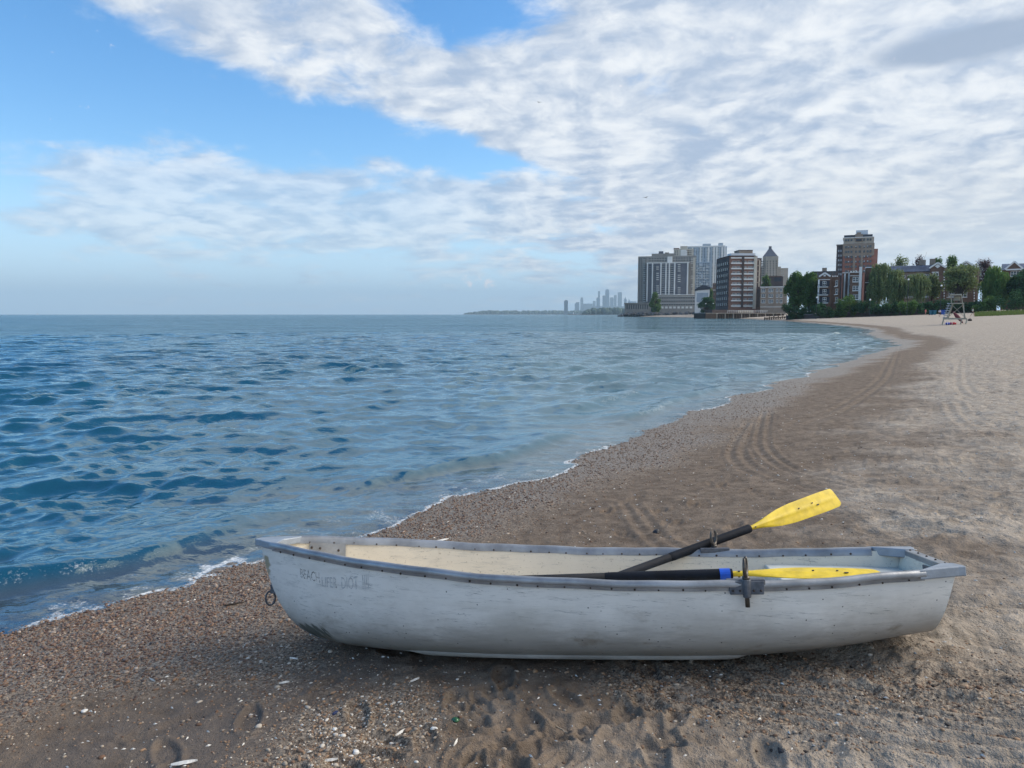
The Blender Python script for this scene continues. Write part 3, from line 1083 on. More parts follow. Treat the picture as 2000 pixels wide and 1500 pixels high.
# stern seat: a moulded box across the after end
zst = 0.335
P = []
for t in np.linspace(0.80, 0.99, 12):
    n0_, f0_ = hull_at_z(t, zst, -1, 0.015), hull_at_z(t, zst, 1, 0.015)
    P.append([(n0_[0], n0_[1] * (1 - k) + f0_[1] * k, zst) for k in np.linspace(0, 1, 9)])
sb = MB()
sb.grid(P)
fr_ = []
for z_ in np.linspace(0.07, zst - 0.012, 6):
    n0_, f0_ = hull_at_z(0.80, z_, -1, 0.016), hull_at_z(0.80, z_, 1, 0.016)
    fr_.append([(n0_[0] - 0.004, n0_[1] * (1 - k) + f0_[1] * k, z_) for k in np.linspace(0, 1, 9)])
sb.grid(fr_ + [P[0]])
sb.build('stern_seat', M_seat, boat, fix=True, bevel=0.006)
# flat floor board inside
P = []
for t in np.linspace(0.16, 0.86, 20):
    n0_, f0_ = hull_at_z(t, 0.065, -1, 0.015), hull_at_z(t, 0.065, 1, 0.015)
    P.append([(n0_[0], n0_[1] * (1 - k) + f0_[1] * k, 0.065) for k in np.linspace(0, 1, 7)])
MB().grid([r[::-1] for r in P]).build('floor_pan', M_liner, boat)
# rub strakes along both bilges and the keel strip
for side in (-1, 1):
    P = []
    for t in np.linspace(0.255, 0.735, 40):
        p = hull_at_z(t, 0.034, side, 0.0)
        k = float(sstep(t, 0.255, 0.30) * (1 - sstep(t, 0.715, 0.735)))
        P.append([p + np.array([0, side * 0.004 * k, 0.016 * k]), p + np.array([0, side * 0.013 * k, 0.010 * k]), p + np.array([0, side * 0.013 * k, -0.010 * k]),
                  p + np.array([0, side * 0.002 * k, -0.017 * k]), p + np.array([0, -side * 0.03 * k, -0.012 * k])])
    m_ = MB()
    m_.grid(P if side > 0 else [r[::-1] for r in P])
    m_.build('rub_strake', M_hull, boat, smooth=True, fix=True)
kp = MB()
kp.tube([hull_pt(t, 0) + np.array([0, 0, -0.004]) for t in np.linspace(0.03, 0.97, 50)], 0.014, 6)
kp.build('keel_strip', M_cap, boat, smooth=True)
# riveted splice plate inside the far bow
P = []
for t in np.linspace(0.062, 0.115, 8):
    p = hull_pt(t, 0.985, 0.022)
    q = hull_pt(t, 0.84, 0.022)
    P.append([p, (p + q) / 2, q])
sp_pl = MB().grid(P).build('splice_plate', M_rail, boat)
md = sp_pl.modifiers.new('solid', 'SOLIDIFY')
md.thickness = 0.004
rv = MB()
for t, s_ in ((0.066, .95), (0.073, .9), (0.078, .95), (0.1, .88), (0.105, .95)):
    rv.ball(hull_pt(t, s_, 0.030), 0.008, 6, 4)
tag(rv.build('plate_rivets', M_rivet, sp_pl), kind='stuff')
# bow eye and ring
eye = hull_pt(0.0235, 0)
rg = MB()
rg.box((eye[0] - 0.028, -0.011, eye[2] - 0.03), (eye[0] + 0.03, 0.011, eye[2] + 0.025))
plate = rg.build('bow_eye', M_cast, boat, bevel=0.004)
cr_ = Vector((eye[0] - 0.032, 0, eye[2] - 0.055))
pts = [cr_ + Vector((0.024 * math.sin(a) * 0.85, 0.018 * math.sin(a), 0.040 * math.cos(a))) for a in np.linspace(0, 2 * math.pi, 21)]
MB().tube(pts, 0.0055, 6, caps=False).build('mooring_ring', M_cast, plate, smooth=True)


# oarlocks: socket casting on the rail and a horned lock standing in it
def oarlock(t, side, open_ang):
    p = gun(t, side)
    sk = MB()
    sk.box((p[0] - 0.085, p[1] - 0.020, p[2] - 0.002), (p[0] + 0.085, p[1] + 0.020, p[2] + 0.024))
    yo = p[1] + side * 0.024
    sk.add([(p[0] - 0.08, yo - .006, p[2] + .018), (p[0] + 0.08, yo - .006, p[2] + .018), (p[0] + 0.075, yo - .006, p[2] - .042), (p[0] - 0.075, yo - .006, p[2] - .042),
            (p[0] - 0.08, yo + .006, p[2] + .018), (p[0] + 0.08, yo + .006, p[2] + .018), (p[0] + 0.075, yo + .006, p[2] - .042), (p[0] - 0.075, yo + .006, p[2] - .042)],
           [(0, 1, 2, 3), (7, 6, 5, 4), (0, 4, 5, 1), (1, 5, 6, 2), (2, 6, 7, 3), (3, 7, 4, 0)])
    sk.tube([(p[0], yo, p[2] + 0.026), (p[0], yo, p[2] - 0.056)], [0.021, 0.018], 12)
    so = sk.build('oarlock_socket', M_cast, boat, bevel=0.004, fix=True)
    bt = MB()
    for dx in (-0.062, -0.03, 0.03, 0.062):
        bt.ball((p[0] + dx, yo + side * 0.008, p[2] - 0.024), 0.0055, 6, 4)
    tag(bt.build('socket_bolts', M_rivet, so), kind='stuff')
    lk = MB()
    lk.tube([(p[0], yo, p[2] + 0.035), (p[0], yo, p[2] - 0.098)], 0.0105, 8)
    lk.tube([(p[0], yo, p[2] + 0.024), (p[0], yo, p[2] + 0.040)], 0.017, 10)
    ca, sa = math.cos(open_ang), math.sin(open_ang)
    for hs_ in (-1, 1):
        pts, rad = [], []
        for k in range(11):
            a = -math.pi / 2 + hs_ * k / 10 * 2.45
            rx, rz = 0.038, 0.046
            u = rx * math.cos(a)
            pts.append((p[0] + u * ca, yo + u * sa, p[2] + 0.086 + rz * math.sin(a)))
            rad.append(0.0105 - 0.004 * k / 10)
        lk.tube(pts, rad, 8)
    lk.build('oarlock', M_horn, boat, smooth=True)
    return Vector((p[0], yo, p[2] + 0.084))


def near_t(px, side):
    best, bt_ = 1e9, 0
    for t in np.linspace(0.1, 0.95, 400):
        q = BM @ Vector(gun(t, side))
        d = q.y * CP - (q.z - EYE) * SP
        u = 1000 + F * q.x / d
        if abs(u - px) < best:
            best, bt_ = abs(u - px), t
    return bt_


lockN = BM @ oarlock(near_t(1456, -1), -1, R(75))
lockF = BM @ oarlock(near_t(1396, 1), 1, R(62))


# ------------------------------------------------------------------ the two oars
def oar(label, tip, throat, butt, roll, tape):
    """a thing of its own lying in the boat: shaft, sleeve and ribbed blade"""
    tip, throat, butt = Vector(tip), Vector(throat), Vector(butt)
    root = empty('oar', butt, label, 'oar', 'oars lying in the rowboat')
    ax = (tip - butt).normalized()
    up = Vector((0, 0, 1))
    sidev = ax.cross(up).normalized()
    nrm = sidev.cross(ax).normalized()
    wv = sidev * math.cos(roll) + nrm * math.sin(roll)
    nv = ax.cross(wv)
    L = (tip - butt).dot(ax)
    Lt = (throat - butt).dot(ax)

    def at(l, w_=0.0, h=0.0):
        return ax * l + wv * w_ + nv * h
    MB().tube([at(0), at(0.02), at(0.14), at(0.16), at(Lt - 0.62)], [0.016, 0.019, 0.018, 0.0225, 0.0245], 14).build('shaft', M_black, root, smooth=True)
    MB().tube([at(Lt - 0.62), at(Lt - 0.60), at(Lt - 0.012), at(Lt)], [0.0248, 0.0262, 0.0265, 0.0250], 20).build('sleeve', M_black, root, smooth=False)
    if tape:
        MB().tube([at(Lt - 0.062), at(Lt - 0.012)], [0.0285, 0.0285], 18).build('tape_band', M_blue, root, smooth=False)
    # neck and blade as one shell
    ls = np.concatenate([np.linspace(Lt - 0.02, Lt + 0.10, 7), np.linspace(Lt + 0.12, L - 0.03, 16), [L - 0.02, L - 0.012, L - 0.005, L]])
    rows = []
    Lb = L - Lt
    for l in ls:
        q = (l - Lt) / Lb
        hw = float(np.interp(q, [-.05, .0, .06, .14, .30, .45, .80, .955, .975, .99, 1.0], [.013, .0135, .016, .026, .052, .063, .067, .066, .063, .056, .046]))
        thk = float(np.interp(q, [-.05, 0, .10, .3, 1], [.013, .0135, .012, .005, .0032]))
        rib = float(np.interp(q, [-.05, .1, .3, .9, .97, 1], [0, .002, .008, .005, .001, 0]))
        curve = 0.03 * max(q, 0) ** 2
        top, bot = [], []
        for k in np.linspace(-1, 1, 13):
            ell = math.sqrt(max(0, 1 - k * k))
            hq = thk * (ell if q < .16 else (0.35 + 0.65 * ell))
            rb_ = rib * math.exp(-(k / 0.16) ** 2)
            skew = 0.012 * max(q - .9, 0) * 10 * k
            top.append(at(l + skew, hw * k, hq + rb_ + curve))
            bot.append(at(l + skew, hw * k, -hq - rb_ * 0.6 + curve))
        rows.append(top + bot[::-1] + top[:1])
    m_ = MB()
    m_.grid(rows)
    nr_ = len(rows[0])
    m_.f.append(tuple(range((len(rows) - 1) * nr_, len(rows) * nr_ - 1)))
    bl = m_.build('blade', M_yellow, root, smooth=True, fix=True)
    md = bl.modifiers.new('edges', 'EDGE_SPLIT')
    md.split_angle = R(40)
    for q, w_ in ((0.045, 0.004), (0.54, -0.012), (0.70, -0.016), (0.75, 0.006)):
        l = Lt + q * Lb
        hh = 0.03 * q * q + (0.0135 if q < .1 else 0.0085)
        for sgn in (-1, 1):
            dot = MB()
            c = at(l, w_, hh if sgn > 0 else 0.03 * q * q - (0.0135 if q < .1 else 0.0075))
            pp = [c + (ax * math.cos(a) * (0.011 if q > .72 else 0.006) + wv * math.sin(a) * 0.0045) for a in np.linspace(0, 2 * math.pi, 9)[:-1]]
            dot.add(pp + [p_ + nv * 0.003 * sgn for p_ in pp], [tuple(range(8)), tuple(range(8, 16))] + [(i, (i + 1) % 8, (i + 1) % 8 + 8, i + 8) for i in range(8)])
            dot.build('drain_hole_mark', M_mark, bl)
    return root


pA = Vector(on_y(1640, 968, 4.80))
pT = Vector(on_y(1464, 1032, 4.47))
dirA = (pA - pT).normalized()
bA = pT - dirA * 1.62
oar('yellow bladed oar propped up across the far rail', pA, pT, bA, R(-62), False)
pB = Vector(on_y(1728, 1112, 3.40))
pBt = Vector(on_y(1440, 1126, 3.345))
bB = Vector(on_y(1090, 1131, 3.58))
dirB = (pB - bB).normalized()
oar('yellow bladed oar with blue tape lying inside the near rail', pB, pBt, pB - dirB * 2.25, R(-4), True)


# ------------------------------------------------------------------ worn lettering on the near bow
def hull_point_px(px, py):
    """where a sight line through this pixel meets the near side of the hull (local)"""
    o_ = BMI @ Vector((0, 0, EYE))
    e_ = BMI @ Vector(on_y(px, py, 10.0))
    d_ = (e_ - o_).normalized()
    best = None
    for t in np.linspace(0.03, 0.25, 60):
        for s in np.linspace(-1, -0.4, 36):
            p = Vector(hull_pt(t, s))
            k = (p - o_).cross(d_).length
            if best is None or k < best[0]:
                best = (k, t, s)
    return best[1], best[2]


def lettering(text, px, py, px_w, material, keep=1.0, name='lettering', drop=0.0):
    cu_ = bpy.data.curves.new(name, 'FONT')
    cu_.body = text
    cu_.size = 1.0
    cu_.resolution_u = 2
    to = bpy.data.objects.new(name, cu_)
    COL.objects.link(to)
    dg = bpy.context.evaluated_depsgraph_get()
    me = bpy.data.meshes.new_from_object(to.evaluated_get(dg))
    bpy.data.objects.remove(to)
    bm = bmesh.new()
    bm.from_mesh(me)
    bmesh.ops.triangulate(bm, faces=bm.faces)
    bmesh.ops.subdivide_edges(bm, edges=bm.edges, cuts=2, use_grid_fill=True)
    rr7 = random.Random(len(text))
    xs = [v.co.x for v in bm.verts]
    ww = max(xs) - min(xs)
    bmesh.ops.triangulate(bm, faces=bm.faces)
    dead = [f for f in bm.faces if rr7.random() > keep]
    bmesh.ops.delete(bm, geom=dead, context='FACES')
    t0, s0 = hull_point_px(px, py)
    t1, s1_ = hull_point_px(px + px_w, py + drop)
    h_s = 0.5 * 0.16
    for v in bm.verts:
        k = (v.co.x - min(xs)) / ww
        t = t0 + (t1 - t0) * k
        s = s0 + (s1_ - s0) * k + v.co.y * h_s * -1
        p = hull_pt(t, s)
        a = hull_pt(t + .002, s) - p
        b_ = hull_pt(t, s + .01) - p
        nn = np.cross(a, b_)
        nn /= np.linalg.norm(nn)
        if nn[1] > 0:
            nn = -nn
        v.co = p + nn * 0.0016
    bm.to_mesh(me)
    bm.free()
    me.materials.clear()
    me.materials.append(material)
    o = bpy.data.objects.new(name, me)
    COL.objects.link(o)
    o.parent = boat
    return o


o_ = lettering('BEACH', 587, 1128, 38, M_mark, 0.34, drop=11)
tag(o_, 'worn dark letters on the bow')
o_ = lettering('LIFER  DIOT  IIII', 629, 1144, 92, M_fade, 0.6, 'faded_lettering', drop=5)
o_['kind'] = 'stuff'
tag(o_, 'faded grey letters beside the darker ones')
# ------------------------------------------------------------------ pebbles and shore litter
def pebble_mesh(name, seed, material):
    bm = bmesh.new()
    bmesh.ops.create_icosphere(bm, subdivisions=2, radius=1.0)
    rr8 = random.Random(seed)
    ph = [rr8.uniform(0, 6) for _ in range(6)]
    for v in bm.verts:
        c = v.co
        k = 1 + 0.16 * math.sin(2.1 * c.x + ph[0]) + 0.13 * math.sin(2.6 * c.y + ph[1]) + 0.10 * math.sin(3.0 * c.z + ph[2])
        v.co = Vector((c.x * k * (1 + .3 * math.sin(ph[3])), c.y * k * (0.85 + .15 * math.sin(ph[4])), c.z * k * 0.58))
    me = bpy.data.meshes.new(name)
    bm.to_mesh(me)
    bm.free()
    me.polygons.foreach_set('use_smooth', [True] * len(me.polygons))
    me.materials.append(material)
    return me


def pebble_material():
    m = bpy.data.materials.new('beach_pebble')
    m.use_nodes = True
    b = NB(m.node_tree)
    pb = b.n['Principled BSDF']
    r1 = b.attr('shade', 'INSTANCER')
    wt_ = b.attr('damp', 'INSTANCER')
    cr = b.node('ShaderNodeValToRGB')
    b.l.new(r1, cr.inputs[0])
    e = cr.color_ramp.elements
    e[0].position, e[0].color = 0.0, (0.045, 0.036, 0.03, 1)
    e[1].position, e[1].color = 1.0, (0.66, 0.62, 0.55, 1)
    for pos, c in ((0.15, (0.15, 0.08, 0.045)), (0.32, (0.22, 0.145, 0.095)), (0.48, (0.33, 0.205, 0.115)), (0.62, (0.23, 0.195, 0.16)), (0.78, (0.40, 0.33, 0.25)), (0.92, (0.52, 0.47, 0.40))):
        q = e.new(pos)
        q.color = c + (1,)
    c = b.mix(b.m('MULTIPLY', wt_, 0.55), cr.outputs[0], (0.35, 0.20, 0.12), 'MULTIPLY')
    b.l.new(c, pb.inputs['Base Color'])
    b.l.new(b.smooth(wt_, 0.0, 1.0, 0.75, 0.38), pb.inputs['Roughness'])
    return m


M_peb = pebble_material()
peb_objs = []
peb_col = bpy.data.collections.new('pebble_shapes')
for k in range(4):
    o = bpy.data.objects.new('pebble_shape', pebble_mesh('pebble_shape', 60 + k, M_peb))
    peb_col.objects.link(o)

NT = 700000
rr_ = 1.5 * (26.0 / 1.5) ** RNG.random(NT)
aa_ = RNG.uniform(R(-46), R(47), NT)
PX, PY = rr_ * np.sin(aa_), rr_ * np.cos(aa_) - 0.9
pd, ps = shore(PX, PY)
ok = (pd > -0.25) & (pd < 9)
PX, PY, pd, ps, rr_ = PX[ok], PY[ok], pd[ok], ps[ok], rr_[ok]
pb_, wt_, dr_, sm_, gr_, pt_, pr_ = masks(PX, PY, pd, ps)
prob = np.clip(pb_ ** 1.3, 0.03, 1) * np.clip(1.25 - 0.04 * rr_, 0.25, 1)
ok = RNG.random(len(PX)) < prob
PX, PY, pd, rr_, pb_, wt_, gr_, pt_ = (a[ok] for a in (PX, PY, pd, rr_, pb_, wt_, gr_, pt_))
if len(PX) > 260000:
    ok = RNG.random(len(PX)) < 260000 / len(PX)
    PX, PY, pd, rr_, pb_, wt_, gr_, pt_ = (a[ok] for a in (PX, PY, pd, rr_, pb_, wt_, gr_, pt_))
ti = np.arctan2(PX, PY + 0.9)
ri = np.hypot(PX, PY + 0.9)
i_ = np.clip(np.searchsorted(rb, ri) - 1, 0, len(rb) - 2)
j_ = np.clip(np.searchsorted(th, ti) - 1, 0, len(th) - 2)
PZg = np.minimum(np.minimum(BZ[i_, j_], BZ[i_ + 1, j_]), np.minimum(BZ[i_, j_ + 1], BZ[i_ + 1, j_ + 1])) * 0.5 + BZ[i_, j_] * 0.5
siz = np.exp(RNG.normal(math.log(0.0031), 0.42, len(PX))) * (1 + 0.05 * rr_) * (1 + 0.25 * wt_)
siz = np.clip(siz, 0.0016, 0.014)
shade = np.clip(RNG.beta(1.2, 1.7, len(PX)) + 0.22 * pt_ - 0.12 * gr_, 0, 1)
me = bpy.data.meshes.new('pebbles')
me.vertices.add(len(PX))
me.vertices.foreach_set('co', np.stack([PX, PY, PZg + siz * 0.12], -1).astype(np.float32).reshape(-1))
for k, a in (('size', siz), ('shade', shade), ('damp', np.clip(wt_ * 1.1, 0, 1)), ('turn', RNG.uniform(0, 6.28, len(PX)))):
    at_ = me.attributes.new(k, 'FLOAT', 'POINT')
    at_.data.foreach_set('value', a.astype(np.float32))
pebbles = bpy.data.objects.new('pebbles', me)
COL.objects.link(pebbles)
tag(pebbles, 'small brown and pale pebbles strewn along the water line', kind='stuff')
ng = bpy.data.node_groups.new('scatter_pebbles', 'GeometryNodeTree')
ng.interface.new_socket('Geometry', in_out='INPUT', socket_type='NodeSocketGeometry')
ng.interface.new_socket('Geometry', in_out='OUTPUT', socket_type='NodeSocketGeometry')
gi, go = ng.nodes.new('NodeGroupInput'), ng.nodes.new('NodeGroupOutput')
inst = ng.nodes.new('GeometryNodeInstanceOnPoints')
ci = ng.nodes.new('GeometryNodeCollectionInfo')
ci.inputs['Collection'].default_value = peb_col
ci.inputs['Separate Children'].default_value = True
ci.inputs['Reset Children'].default_value = True
inst.inputs['Pick Instance'].default_value = True


def gattr(nm):
    nd = ng.nodes.new('GeometryNodeInputNamedAttribute')
    nd.data_type = 'FLOAT'
    nd.inputs['Name'].default_value = nm
    return nd.outputs[0]


cx_ = ng.nodes.new('ShaderNodeCombineXYZ')
ng.links.new(gattr('turn'), cx_.inputs[2])
ng.links.new(gi.outputs[0], inst.inputs['Points'])
ng.links.new(ci.outputs[0], inst.inputs['Instance'])
ng.links.new(cx_.outputs[0], inst.inputs['Rotation'])
ng.links.new(gattr('size'), inst.inputs['Scale'])
ng.links.new(inst.outputs[0], go.inputs[0])
md = pebbles.modifiers.new('scatter', 'NODES')
md.node_group = ng

M_shell = mat('bleached_shell', (0.72, 0.71, 0.67), 0.6, 0, 0.2, 60.0)
M_wood = mat('dark_driftwood', (0.045, 0.035, 0.028), 0.8, 0, 0.4, 30.0, bump=0.4, bscale=90)
M_tan_wood = mat('pale_driftwood', (0.42, 0.36, 0.28), 0.8, 0, 0.35, 30.0)
M_stone = mat('dark_stone', (0.03, 0.03, 0.035), 0.6, 0, 0.4, 40.0, bump=0.3, bscale=90)
M_glass_g = mat('green_glass', (0.03, 0.12, 0.05), 0.25, 0, 0.2, 30.0)
M_cloth_b = mat('dark_blue_scrap', (0.015, 0.03, 0.10), 0.6)
rl = random.Random(12)


def seat_on_sand(px, py, z=-0.1):
    p = on_z(px, py, z)
    for _ in range(4):
        z = ground_fine(p[0], p[1])
        p = on_z(px, py, z)
    return Vector((p[0], p[1], z))


def feather(px, py, L, a, label):
    root = empty('feather', seat_on_sand(px, py), label, 'feather', 'white scraps washed up on the sand', (0, 0, a))
    m_ = MB()
    rows = []
    for k in range(11):
        q = k / 10
        hw = L * 0.13 * math.sin(math.pi * min(1, q * 0.9 + 0.1)) * (0.75 + 0.3 * rl.random())
        z = 0.006 + 0.05 * L * math.sin(q * 2.6)
        rows.append([(L * (q - .5), -hw, z * 0.5), (L * (q - .5), 0, z + 0.004), (L * (q - .5), hw * 0.8, z * 0.6)])
    vane = m_.grid(rows).build('vane', M_shell, root)
    md_ = vane.modifiers.new('solid', 'SOLIDIFY')
    md_.thickness = 0.0016
    MB().tube([(-L * .62, 0, 0.004), (-L * .2, 0, 0.02 * L + 0.009), (L * .3, 0, 0.05 * L + 0.008)], [0.0018, 0.0014, 0.0007], 6).build('quill', M_tan_wood, root)


feather(810, 1330, 0.052, 0.7, 'white feather on the pebbles below the strake of the boat')
feather(782, 1433, 0.055, 0.9, 'pale grey feather near the bottom edge left of the footprints')
feather(890, 1452, 0.045, 1.3, 'short white feather beside the churned sand lumps')
feather(645, 1487, 0.06, 0.2, 'ragged white feather at the bottom edge below the pebble patch')
feather(574, 1288, 0.05, 2.9, 'curled white feather on smooth dark sand by the bow')
feather(360, 1492, 0.10, 0.25, 'large torn white feather at the bottom edge of the smooth sand')
feather(298, 1330, 0.045, 2.6, 'small white feather alone in the smooth dark sand')
feather(555, 1335, 0.05, 0.3, 'flat white feather where smooth sand meets pale pebbles')
feather(864, 1056, 0.12, 0.5, 'white feather on the gravel just behind the far rail')


def stick(px, py, L, a, r, label, material):
    root = empty('driftwood_stick', seat_on_sand(px, py), label, 'stick', 'driftwood on the sand', (0, 0, a))
    pts = [((k / 8 - .5) * L, rl.uniform(-.04, .04) * L, r * 0.7 + rl.uniform(0, .5) * r) for k in range(9)]
    MB().tube(pts, [r * q for q in (.5, .8, 1, .95, .9, .85, .8, .6, .3)], 8).build('stem', material, root, smooth=True)
    MB().tube([pts[5], (pts[5][0] + L * .12, pts[5][1] + L * .10, r * 1.3)], [r * .5, r * .25], 6).build('twig', material, root, smooth=True)


stick(458, 1181, 0.13, 0.5, 0.008, 'black driftwood stick on brown pebbles left of the bow', M_wood)
stick(1095, 1425, 0.09, -0.9, 0.003, 'thin pale twig on the trampled sand in front of the boat', M_tan_wood)
stick(1085, 1350, 0.07, 0.6, 0.004, 'short tan stick in the sand below the middle of the boat', M_tan_wood)
stick(1445, 1003, 0.17, 0.4, 0.004, 'pale dry twig lying behind the raised oar', M_tan_wood)


def stone(px, py, r, label, material, name='beach_stone', cat='stone'):
    bm = bmesh.new()
    bmesh.ops.create_icosphere(bm, subdivisions=3, radius=r)
    ph = [rl.uniform(0, 6) for _ in range(6)]
    for v in bm.verts:
        c = v.co / r
        k = 1 + 0.2 * math.sin(2.4 * c.x + ph[0]) + 0.15 * math.sin(3.1 * c.y + ph[1]) + 0.08 * math.sin(6 * c.z + ph[2])
        v.co = Vector((c.x * k * 1.25, c.y * k, c.z * k * .65)) * r
    me_ = bpy.data.meshes.new(name)
    bm.to_mesh(me_)
    bm.free()
    me_.polygons.foreach_set('use_smooth', [True] * len(me_.polygons))
    me_.materials.append(material)
    o = bpy.data.objects.new(name, me_)
    COL.objects.link(o)
    p = seat_on_sand(px, py)
    o.location = (p.x, p.y, p.z + r * 0.3)
    o.rotation_euler = (0, 0, rl.uniform(0, 6))
    tag(o, label, cat, 'loose stones on the sand')


stone(1530, 1471, 0.017, 'black stone on trampled sand at the bottom right of the boat', M_stone)
stone(1282, 1041, 0.028, 'dark blue grey stone on the sand behind the far rail', M_stone)
stone(165 + 0, 1390, 0.012, 'round white stone in the smooth dark sand', M_shell)
stone(695, 1470, 0.013, 'bright white stone at the bottom of the pale pebble patch', M_shell)
stone(848, 1424, 0.010, 'small white stone left of the churned sand', M_shell)
stone(655, 1394, 0.011, 'dark blue stone in the middle of the pale pebbles', M_cloth_b)
stone(890, 1407, 0.013, 'green glass pebble among the churned sand lumps', M_glass_g)
stone(654, 1425, 0.009, 'creamy stone below the dark blue one', M_shell)

# pale shell and straw crumbs too small to tell apart
cm = MB()
cand = [(1.7 * (16 / 1.7) ** rl.random(), R(rl.uniform(-44, 45))) for k in range(2600)]
cdd = shore(np.array([q * math.sin(a) for q, a in cand]), np.array([q * math.cos(a) - 0.4 for q, a in cand]))[0]
for (rq, aq), dq in zip(cand, cdd):
    x_, y_ = rq * math.sin(aq), rq * math.cos(aq) - 0.4
    if dq < 0.25:
        continue
    z_ = ground_fine(x_, y_)
    L = rl.uniform(0.003, 0.011) * (1 + rq * 0.06)
    a = rl.uniform(0, 3.14)
    ex, ey = math.cos(a) * L, math.sin(a) * L
    wx, wy = -ey * 0.35, ex * 0.35
    cm.add([(x_ - ex, y_ - ey, z_ + .001), (x_ + wx, y_ + wy, z_ + .001), (x_ + ex, y_ + ey, z_ + .001), (x_ - wx, y_ - wy, z_ + .001), (x_, y_, z_ + L * .45 + .002)],
           [(0, 1, 4), (1, 2, 4), (2, 3, 4), (3, 0, 4)])
crumbs = cm.build('shell_crumbs', M_shell)
tag(crumbs, 'pale shell and straw crumbs scattered over the sand', kind='stuff')

# ------------------------------------------------------------------ buildings along the shore
def masonry(name, c1, c2, rough=0.85, course=0.0):
    m = bpy.data.materials.new(name)
    m.use_nodes = True
    b = NB(m.node_tree)
    pb = b.n['Principled BSDF']
    co = b.node('ShaderNodeTexCoord').outputs['Object']
    n0 = b.noise(co, 0.25, 5.0, 0.65)
    n1 = b.noise(co, 2.5, 4.0, 0.7)
    c = b.mix(b.smooth(b.m('ADD', b.m('MULTIPLY', n0, 0.6), b.m('MULTIPLY', n1, 0.4)), 0.35, 0.65), c1, c2)
    b.l.new(c, pb.inputs['Base Color'])
    pb.inputs['Roughness'].default_value = rough
    pb.inputs['Specular IOR Level'].default_value = 0.2
    return m


M_conc = masonry('grey_concrete', (0.25, 0.235, 0.21), (0.34, 0.32, 0.29))
M_slate = masonry('blue_grey_panel', (0.12, 0.125, 0.15), (0.17, 0.175, 0.20))
M_bluecon = masonry('blue_white_concrete', (0.32, 0.38, 0.44), (0.42, 0.48, 0.53))
M_cream = masonry('cream_stucco', (0.50, 0.46, 0.38), (0.62, 0.57, 0.48))
M_brick = masonry('brown_brick', (0.125, 0.075, 0.055), (0.20, 0.125, 0.09))
M_bandbrick = masonry('reddish_brown_brick', (0.20, 0.105, 0.075), (0.28, 0.16, 0.12))
M_dbrick = masonry('dark_brick', (0.07, 0.055, 0.055), (0.11, 0.085, 0.08))
M_rbrick = masonry('red_brick', (0.26, 0.105, 0.075), (0.36, 0.17, 0.125))
M_tbrick = masonry('tan_brick', (0.24, 0.185, 0.14), (0.33, 0.265, 0.21))
M_lime = masonry('limestone', (0.36, 0.32, 0.26), (0.46, 0.41, 0.34))
M_white = masonry('white_trim', (0.72, 0.71, 0.67), (0.82, 0.81, 0.77), 0.6)
M_roofb = masonry('blue_slate_roof', (0.05, 0.075, 0.13), (0.10, 0.14, 0.22), 0.5)
M_roofd = masonry('dark_roof', (0.03, 0.035, 0.05), (0.06, 0.065, 0.08), 0.6)
M_glass = mat('window_glass', (0.03, 0.04, 0.055), 0.12, 0, 0.3, 0.8, spec=0.7)
M_blind = mat('window_blind', (0.45, 0.46, 0.46), 0.5, 0, 0.3, 0.6)
M_rust = masonry('rusty_sheet_pile', (0.055, 0.045, 0.042), (0.10, 0.075, 0.06))
M_rock = masonry('riprap_stone', (0.07, 0.075, 0.08), (0.15, 0.15, 0.15))
M_pile = masonry('weathered_timber', (0.035, 0.028, 0.024), (0.075, 0.06, 0.05))
M_steel = mat('white_steel', (0.7, 0.72, 0.74), 0.5, 0.1)


